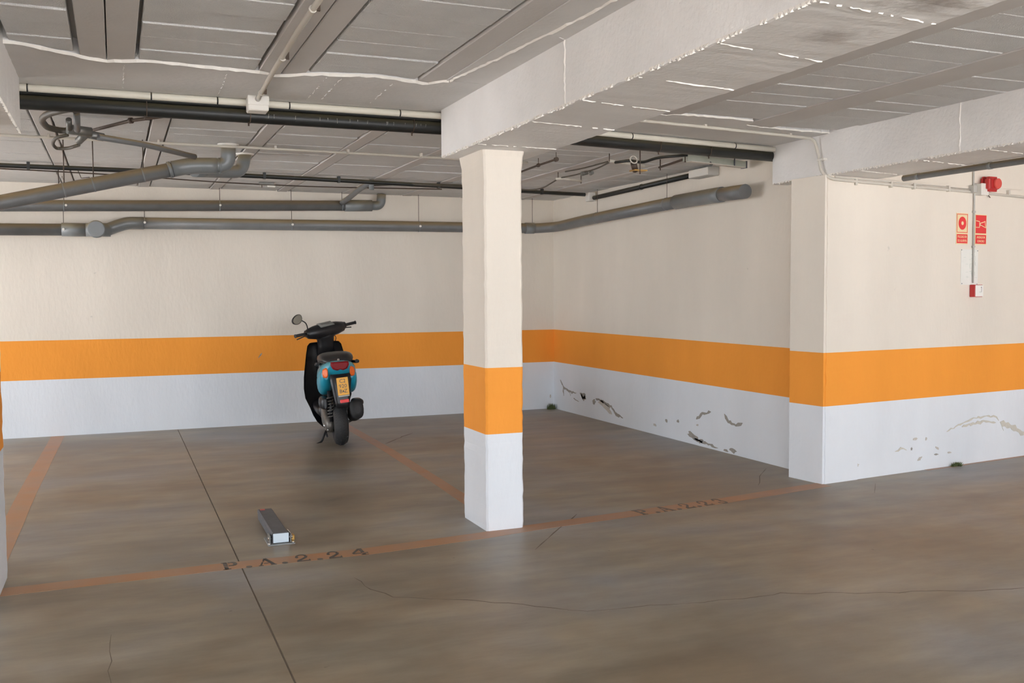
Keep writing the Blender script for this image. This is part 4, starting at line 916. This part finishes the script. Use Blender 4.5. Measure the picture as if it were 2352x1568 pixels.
# under-seat body in black, teal tail side panels
loft('seat_base', [sec(-.02, .66, .10, .08), sec(.15, .60, .13, .12), sec(.35, .55, .145, .17), sec(.50, .52, .135, .20), sec(.56, .50, .11, .18)], M['blackplastic'])
loft('tail_panel', [sec(-.19, .735, .045, .035, p=2.4), sec(-.175, .725, .095, .06, p=2.6), sec(-.12, .705, .150, .085, p=2.6), sec(-.03, .675, .178, .112, p=2.5), sec(.10, .645, .188, .13, p=2.4), sec(.26, .615, .182, .135, p=2.4), sec(.40, .59, .165, .13, p=2.4), sec(.50, .57, .135, .11, p=2.4)], M['teal'])
for s_ in (-1, 1):   # side panels dropping towards the wheel
    loft('side_panel', [sec(x, zc, hw_, hh, p=2.3) for x, zc, hw_, hh in ((-.13, .66, .02, .04), (-.11, .645, .045, .075), (-.04, .61, .062, .105), (.08, .575, .070, .12), (.22, .555, .068, .12), (.36, .55, .058, .105), (.46, .555, .03, .06))], M['teal'], dy=s_*.122)
# seat
loft('seat', [sec(-.13, .780, .075, .020, p=2.3), sec(-.10, .795, .135, .040, p=2.4), sec(.0, .810, .165, .055, p=2.6), (sec(.15, .812, .172, .060, p=2.8)), sec(.28, .798, .168, .062, p=2.8), sec(.36, .775, .158, .065, p=2.8), sec(.50, .750, .135, .070, p=2.6), sec(.58, .735, .085, .040, p=2.4), sec(.61, .72, .03, .02, p=2.2)], M['seat'])
tube('seat_piping', [(-.12, .13, .782), (0, .162, .782), (.2, .168, .775), (.4, .148, .745)], .004, M['alloy'], sc, 6, bend=.1)
# grab rail
tube('grab_rail', [(.16, .150, .765), (.05, .195, .765), (-.05, .205, .775), (-.10, .185, .785)], .016, M['blackplastic'], sc, 10, bend=.05)
tube('grab_rail', [(.16, -.150, .765), (.05, -.195, .765), (-.05, -.205, .775), (-.10, -.185, .785)], .016, M['blackplastic'], sc, 10, bend=.05)
tube('seat_lock', [(-.178, .0, .795), (-.195, .0, .800)], .012, M['chrome'], sc, 10)
# tail light (two lobes) and indicators
loft('tail_light', [[(-.150, y, z) for y, z in pts] for pts in [[(-.085, .775), (.085, .775), (.090, .745), (.07, .705), (.03, .690), (0, .700), (-.03, .690), (-.07, .705), (-.090, .745)]]] +
     [[(-.205, y*.96, .74+(z-.74)*.96) for y, z in [(-.085, .775), (.085, .775), (.090, .745), (.07, .705), (.03, .690), (0, .700), (-.03, .690), (-.07, .705), (-.090, .745)]],
      [(-.218, y*.75, .738+(z-.738)*.7) for y, z in [(-.085, .775), (.085, .775), (.090, .745), (.07, .705), (.03, .690), (0, .700), (-.03, .690), (-.07, .705), (-.090, .745)]]], M['taillens'])
for s_ in (-1, 1):
    q = [(.105, .700), (.120, .718), (.150, .700), (.158, .660), (.150, .622), (.118, .618), (.105, .640)]
    loft('indicator_lens', [[(-.06+.15*(y-.1), s_*y, z) for y, z in q], [(-.165+.55*(y-.10), s_*y, z) for y, z in q], [(-.175+.55*(y-.10), s_*(.13+(y-.13)*.7), .665+(z-.665)*.7) for y, z in q]], M['orangelens'])
# rear mudguard with number plate bracket
bm = bmesh.new()
bm_loft(bm, [[(x-.010*(1-t*t), t*hw_, z) for t in (-1, -.6, 0, .6, 1)]+[(x+.03, t*hw_, z) for t in (1, -1)] for x, z, hw_ in [(-.135, .665, .085), (-.175, .655, .095), (-.195, .60, .100), (-.205, .52, .088), (-.215, .44, .078), (-.222, .39, .070), (-.225, .335, .06)]])
sp('rear_mudguard', bm, M['blackplastic'])
# number plate, slightly tilted
def stext(txt, size, Mx, m, parent, width=None):
    c = bpy.data.curves.new('t', 'FONT'); c.body = txt; c.size = size; c.align_x = 'CENTER'; c.align_y = 'CENTER'; c.extrude = .0004; c.resolution_u = 2
    o = bpy.data.objects.new('t', c); COL.objects.link(o); dg = bpy.context.evaluated_depsgraph_get(); dg.update()
    me = bpy.data.meshes.new_from_object(o.evaluated_get(dg)); bpy.data.objects.remove(o); bpy.data.curves.remove(c)
    me.transform(Mx); me.materials.clear(); me.materials.append(m); return link('plate_lettering', me, m, parent)
PM = Matrix.Translation((-.232, -.012, .520)) @ Matrix.Rotation(math.radians(-3), 4, 'X') @ Matrix.Rotation(math.radians(-5), 4, 'Y') @ Matrix(((0, 0, -1, 0), (-1, 0, 0, 0), (0, 1, 0, 0), (0, 0, 0, 1)))
bm = bmesh.new(); bm_box(bm, (-.055, -.088, -.002), (.055, .085, .002), .002, PM); plt = sp('number_plate', bm, M['plate'])
stext('C2', .052, PM @ Matrix.Translation((0, .050, .0025)), M['dark'], plt)
stext('920', .052, PM @ Matrix.Translation((0, .000, .0025)), M['dark'], plt)
stext('B Z', .052, PM @ Matrix.Translation((0, -.050, .0025)), M['dark'], plt)
bm = bmesh.new(); bm_prism(bm, [PM @ Vector(p) for p in ((0, -.064, .002), (.009, -.050, .002), (0, -.036, .002), (-.009, -.050, .002))], PM.to_3x3() @ Vector((0, 0, .0009))); sp('plate_lettering', bm, M['dark'], plt)
bm = bmesh.new(); bm_box(bm, (-.053, -.102, -.003), (.053, -.090, .002), 0, PM); sp('plate_strip', bm, M['boxgrey'])
bm = bmesh.new(); bm_box(bm, (-.043, -.158, -.012), (.040, -.128, .030), .004, PM); sp('rear_reflector', bm, M['reflector'])
# engine, gearbox case, belt cover, exhaust, shock, stand
loft('engine_case', [sec(.50, .27, .05, .06), sec(.42, .27, .09, .10), sec(.28, .255, .11, .11), sec(.15, .24, .09, .10), sec(.02, .22, .09, .075), sec(-.05, .21, .07, .05)], M['alloy'])
for v in (0,):
    bm = bmesh.new(); bm_loft(bm, [[(x, .075, z) for x, z in pts] for pts in [[(.50, .30), (.46, .36), (.36, .37), (.20, .33), (.05, .30), (-.07, .27), (-.09, .21), (-.05, .14), (.10, .13), (.30, .15), (.44, .18), (.50, .23)]]] +
        [[(.2+(x-.2)*.97, .125, .24+(z-.24)*.95) for x, z in [(.50, .30), (.46, .36), (.36, .37), (.20, .33), (.05, .30), (-.07, .27), (-.09, .21), (-.05, .14), (.10, .13), (.30, .15), (.44, .18), (.50, .23)]],
         [(.2+(x-.2)*.8, .145, .24+(z-.24)*.75) for x, z in [(.50, .30), (.46, .36), (.36, .37), (.20, .33), (.05, .30), (-.07, .27), (-.09, .21), (-.05, .14), (.10, .13), (.30, .15), (.44, .18), (.50, .23)]]])
    sp('belt_cover', bm, M['alloy'])
tube('cover_bolt', [(.05, .14, .20), (.05, .156, .20)], .022, M['chrome'], sc, 10)
tube('cover_bolt', [(-.03, .12, .26), (-.03, .13, .26)], .010, M['chrome'], sc, 8); tube('cover_bolt', [(-.05, .12, .17), (-.05, .13, .17)], .010, M['chrome'], sc, 8)
loft('air_filter_box', [sec(-.08, .43, .012, .045)+[], sec(-.04, .43, .045, .06), sec(.12, .43, .05, .065), sec(.26, .42, .04, .05)], M['blackplastic'], dy=.135)
loft('exhaust_muffler', [sec(-.20, .34, .030, .035), sec(-.18, .34, .062, .092), sec(-.02, .32, .070, .100), sec(.18, .25, .062, .07), sec(.26, .22, .03, .03)], M['rubber'], dy=-.150)
tube('exhaust_header', [(.24, -.15, .21), (.38, -.12, .17), (.50, -.05, .22)], .014, M['alloy'], sc, 8, bend=.06)
loft('muffler_shield', [sec(-.16, .39, .030, .010), sec(-.10, .405, .055, .035), sec(.06, .40, .055, .035), sec(.12, .39, .03, .01)], M['blackplastic'], dy=-.170)
tube('shock_absorber', [(-.07, .085, .25), (-.03, .085, .55)], .020, M['blackplastic'], sc, 10)
bm = bmesh.new(); a0, a1 = Vector((-.065, .085, .29)), Vector((-.035, .085, .50)); d = (a1-a0)
bm_tube(bm, [a0+d*(k/80)+Vector((math.cos(k*.55)*.030, math.sin(k*.55)*.030, 0)) for k in range(81)], .006, 5); sp('shock_spring', bm, M['alloy'])
tube('side_stand', [(.30, .09, .17), (.255, .150, .06), (.245, .172, .014), (.18, .25, -.006)], .011, M['blackplastic'], sc, 8, bend=.03)
tube('centre_stand', [(.32, .10, .14), (.30, .12, .09), (.16, .12, .075)], .010, M['rubber'], sc, 8, bend=.03)
# steering neck, handlebar fairing, instruments, grips, levers, mirror
def sbox(name, secs, m, parent=sc):
    bm = bmesh.new(); bm_loft(bm, secs); st(bm); return sp(name, bm, m, parent)
def hsec(z, x, hx, hy, n=16, p=2.6):
    return [(x+hx*abs(math.cos(a))**(2/p)*math.copysign(1, math.cos(a)), hy*abs(math.sin(a))**(2/p)*math.copysign(1, math.sin(a)), z) for a in [2*math.pi*k/n for k in range(n)]]
sbox('steering_neck', [hsec(.86, .955, .07, .095), hsec(.95, .935, .06, .088), hsec(1.02, .92, .065, .095), hsec(1.08, .905, .08, .14)], M['blackplastic'])
sbox('handlebar_fairing', [[(.90+dx*.5+abs(y)*-.05, y, 1.105+dz*hh+.015*abs(y)) for dx, dz in [(math.cos(a)*w_, math.sin(a)) for a in [2*math.pi*k/14 for k in range(14)]]] for y, hh, w_ in [(-.235, .020, .05), (-.22, .052, .09), (-.14, .072, .13), (-.05, .082, .16), (.05, .082, .16), (.14, .072, .13), (.22, .052, .09), (.235, .020, .05)]], M['blackplastic'])
sbox('instrument_panel', [[(.842+dx, y, 1.160+dz) for dx, dz in ((-.02, -.010), (.06, .025), (.06, .034), (-.02, .000))] for y in (-.085, .085)], M['dashgrey'])
for s_ in (-1, 1):
    sbox('switch_housing', [[(.885+math.cos(a)*.035, s_*y, 1.115+math.sin(a)*.038) for a in [2*math.pi*k/12 for k in range(12)]] for y in (.19, .245)], M['blackplastic'])
    stube('grip', [(.885, s_*.235, 1.115), (.872, s_*.372, 1.118)], .0165, M['rubber']); stube('grip_end', [(.872, s_*.372, 1.118), (.871, s_*.378, 1.118)], .020, M['rubber'])
    stube('brake_lever', [(.915, s_*.215, 1.095), (.935, s_*.26, 1.085), (.915, s_*.34, 1.075)], .006, M['rubber'], bend=.02)
stube('mirror_stem', [(.895, .205, 1.14), (.875, .215, 1.20), (.86, .235, 1.235), (.85, .275, 1.262)], .006, M['blackplastic'], bend=.03)
bm = bmesh.new(); c0 = Vector((.845, .325, 1.285))
def mring(dx, k_): return [c0+Vector((dx, math.cos(a)*.060*k_*(1+.15*math.cos(a)), math.sin(a)*.050*k_-.012*math.cos(a))) for a in [2*math.pi*i/24 for i in range(24)]]
bm_loft(bm, [mring(-.004, 1), mring(.012, 1.0), mring(.03, .7)]); st(bm); sp('mirror_housing', bm, M['blackplastic'])
bm = bmesh.new(); bm_loft(bm, [mring(-.0065, .86), mring(-.003, .86)]); st(bm); sp('mirror_glass', bm, M['mirror'])
tube('brake_cable', [(.90, -.05, 1.07), (.95, -.12, 1.03), (.97, -.08, .93)], .004, M['rubber'], sc, 6, bend=.05)

# the whole tail sits higher on its shock absorber
for c in list(sc.children):
    if c.type == 'MESH':
        nm = c.name.split('.')[0]
        dz = {'seat_base': .05, 'tail_panel': .06, 'side_panel': .05, 'seat': .05, 'seat_piping': .05, 'grab_rail': .045, 'seat_lock': .06, 'tail_light': .065, 'indicator_lens': .07,
              'rear_mudguard': .06, 'number_plate': .085, 'plate_strip': .085, 'rear_reflector': .085, 'exhaust_muffler': .02, 'muffler_shield': .015}.get(nm, 0)
        dx = -.012 if nm in ('tail_light',) else 0
        for q in [c]+list(c.children):
            if dz:
                for v in q.data.vertices: v.co.z += dz; v.co.x += dx; v.co.y -= (.02 if nm in ('tail_light', 'number_plate', 'plate_strip', 'rear_reflector', 'rear_mudguard') else .01)

# ------------------------------------------------------------------ outside, seen only through the open sides behind the camera
g = box('outdoor_ground', (-60, -60, -.35), (60, 60, -.16), M['asphalt']); tag(g, kind='structure')
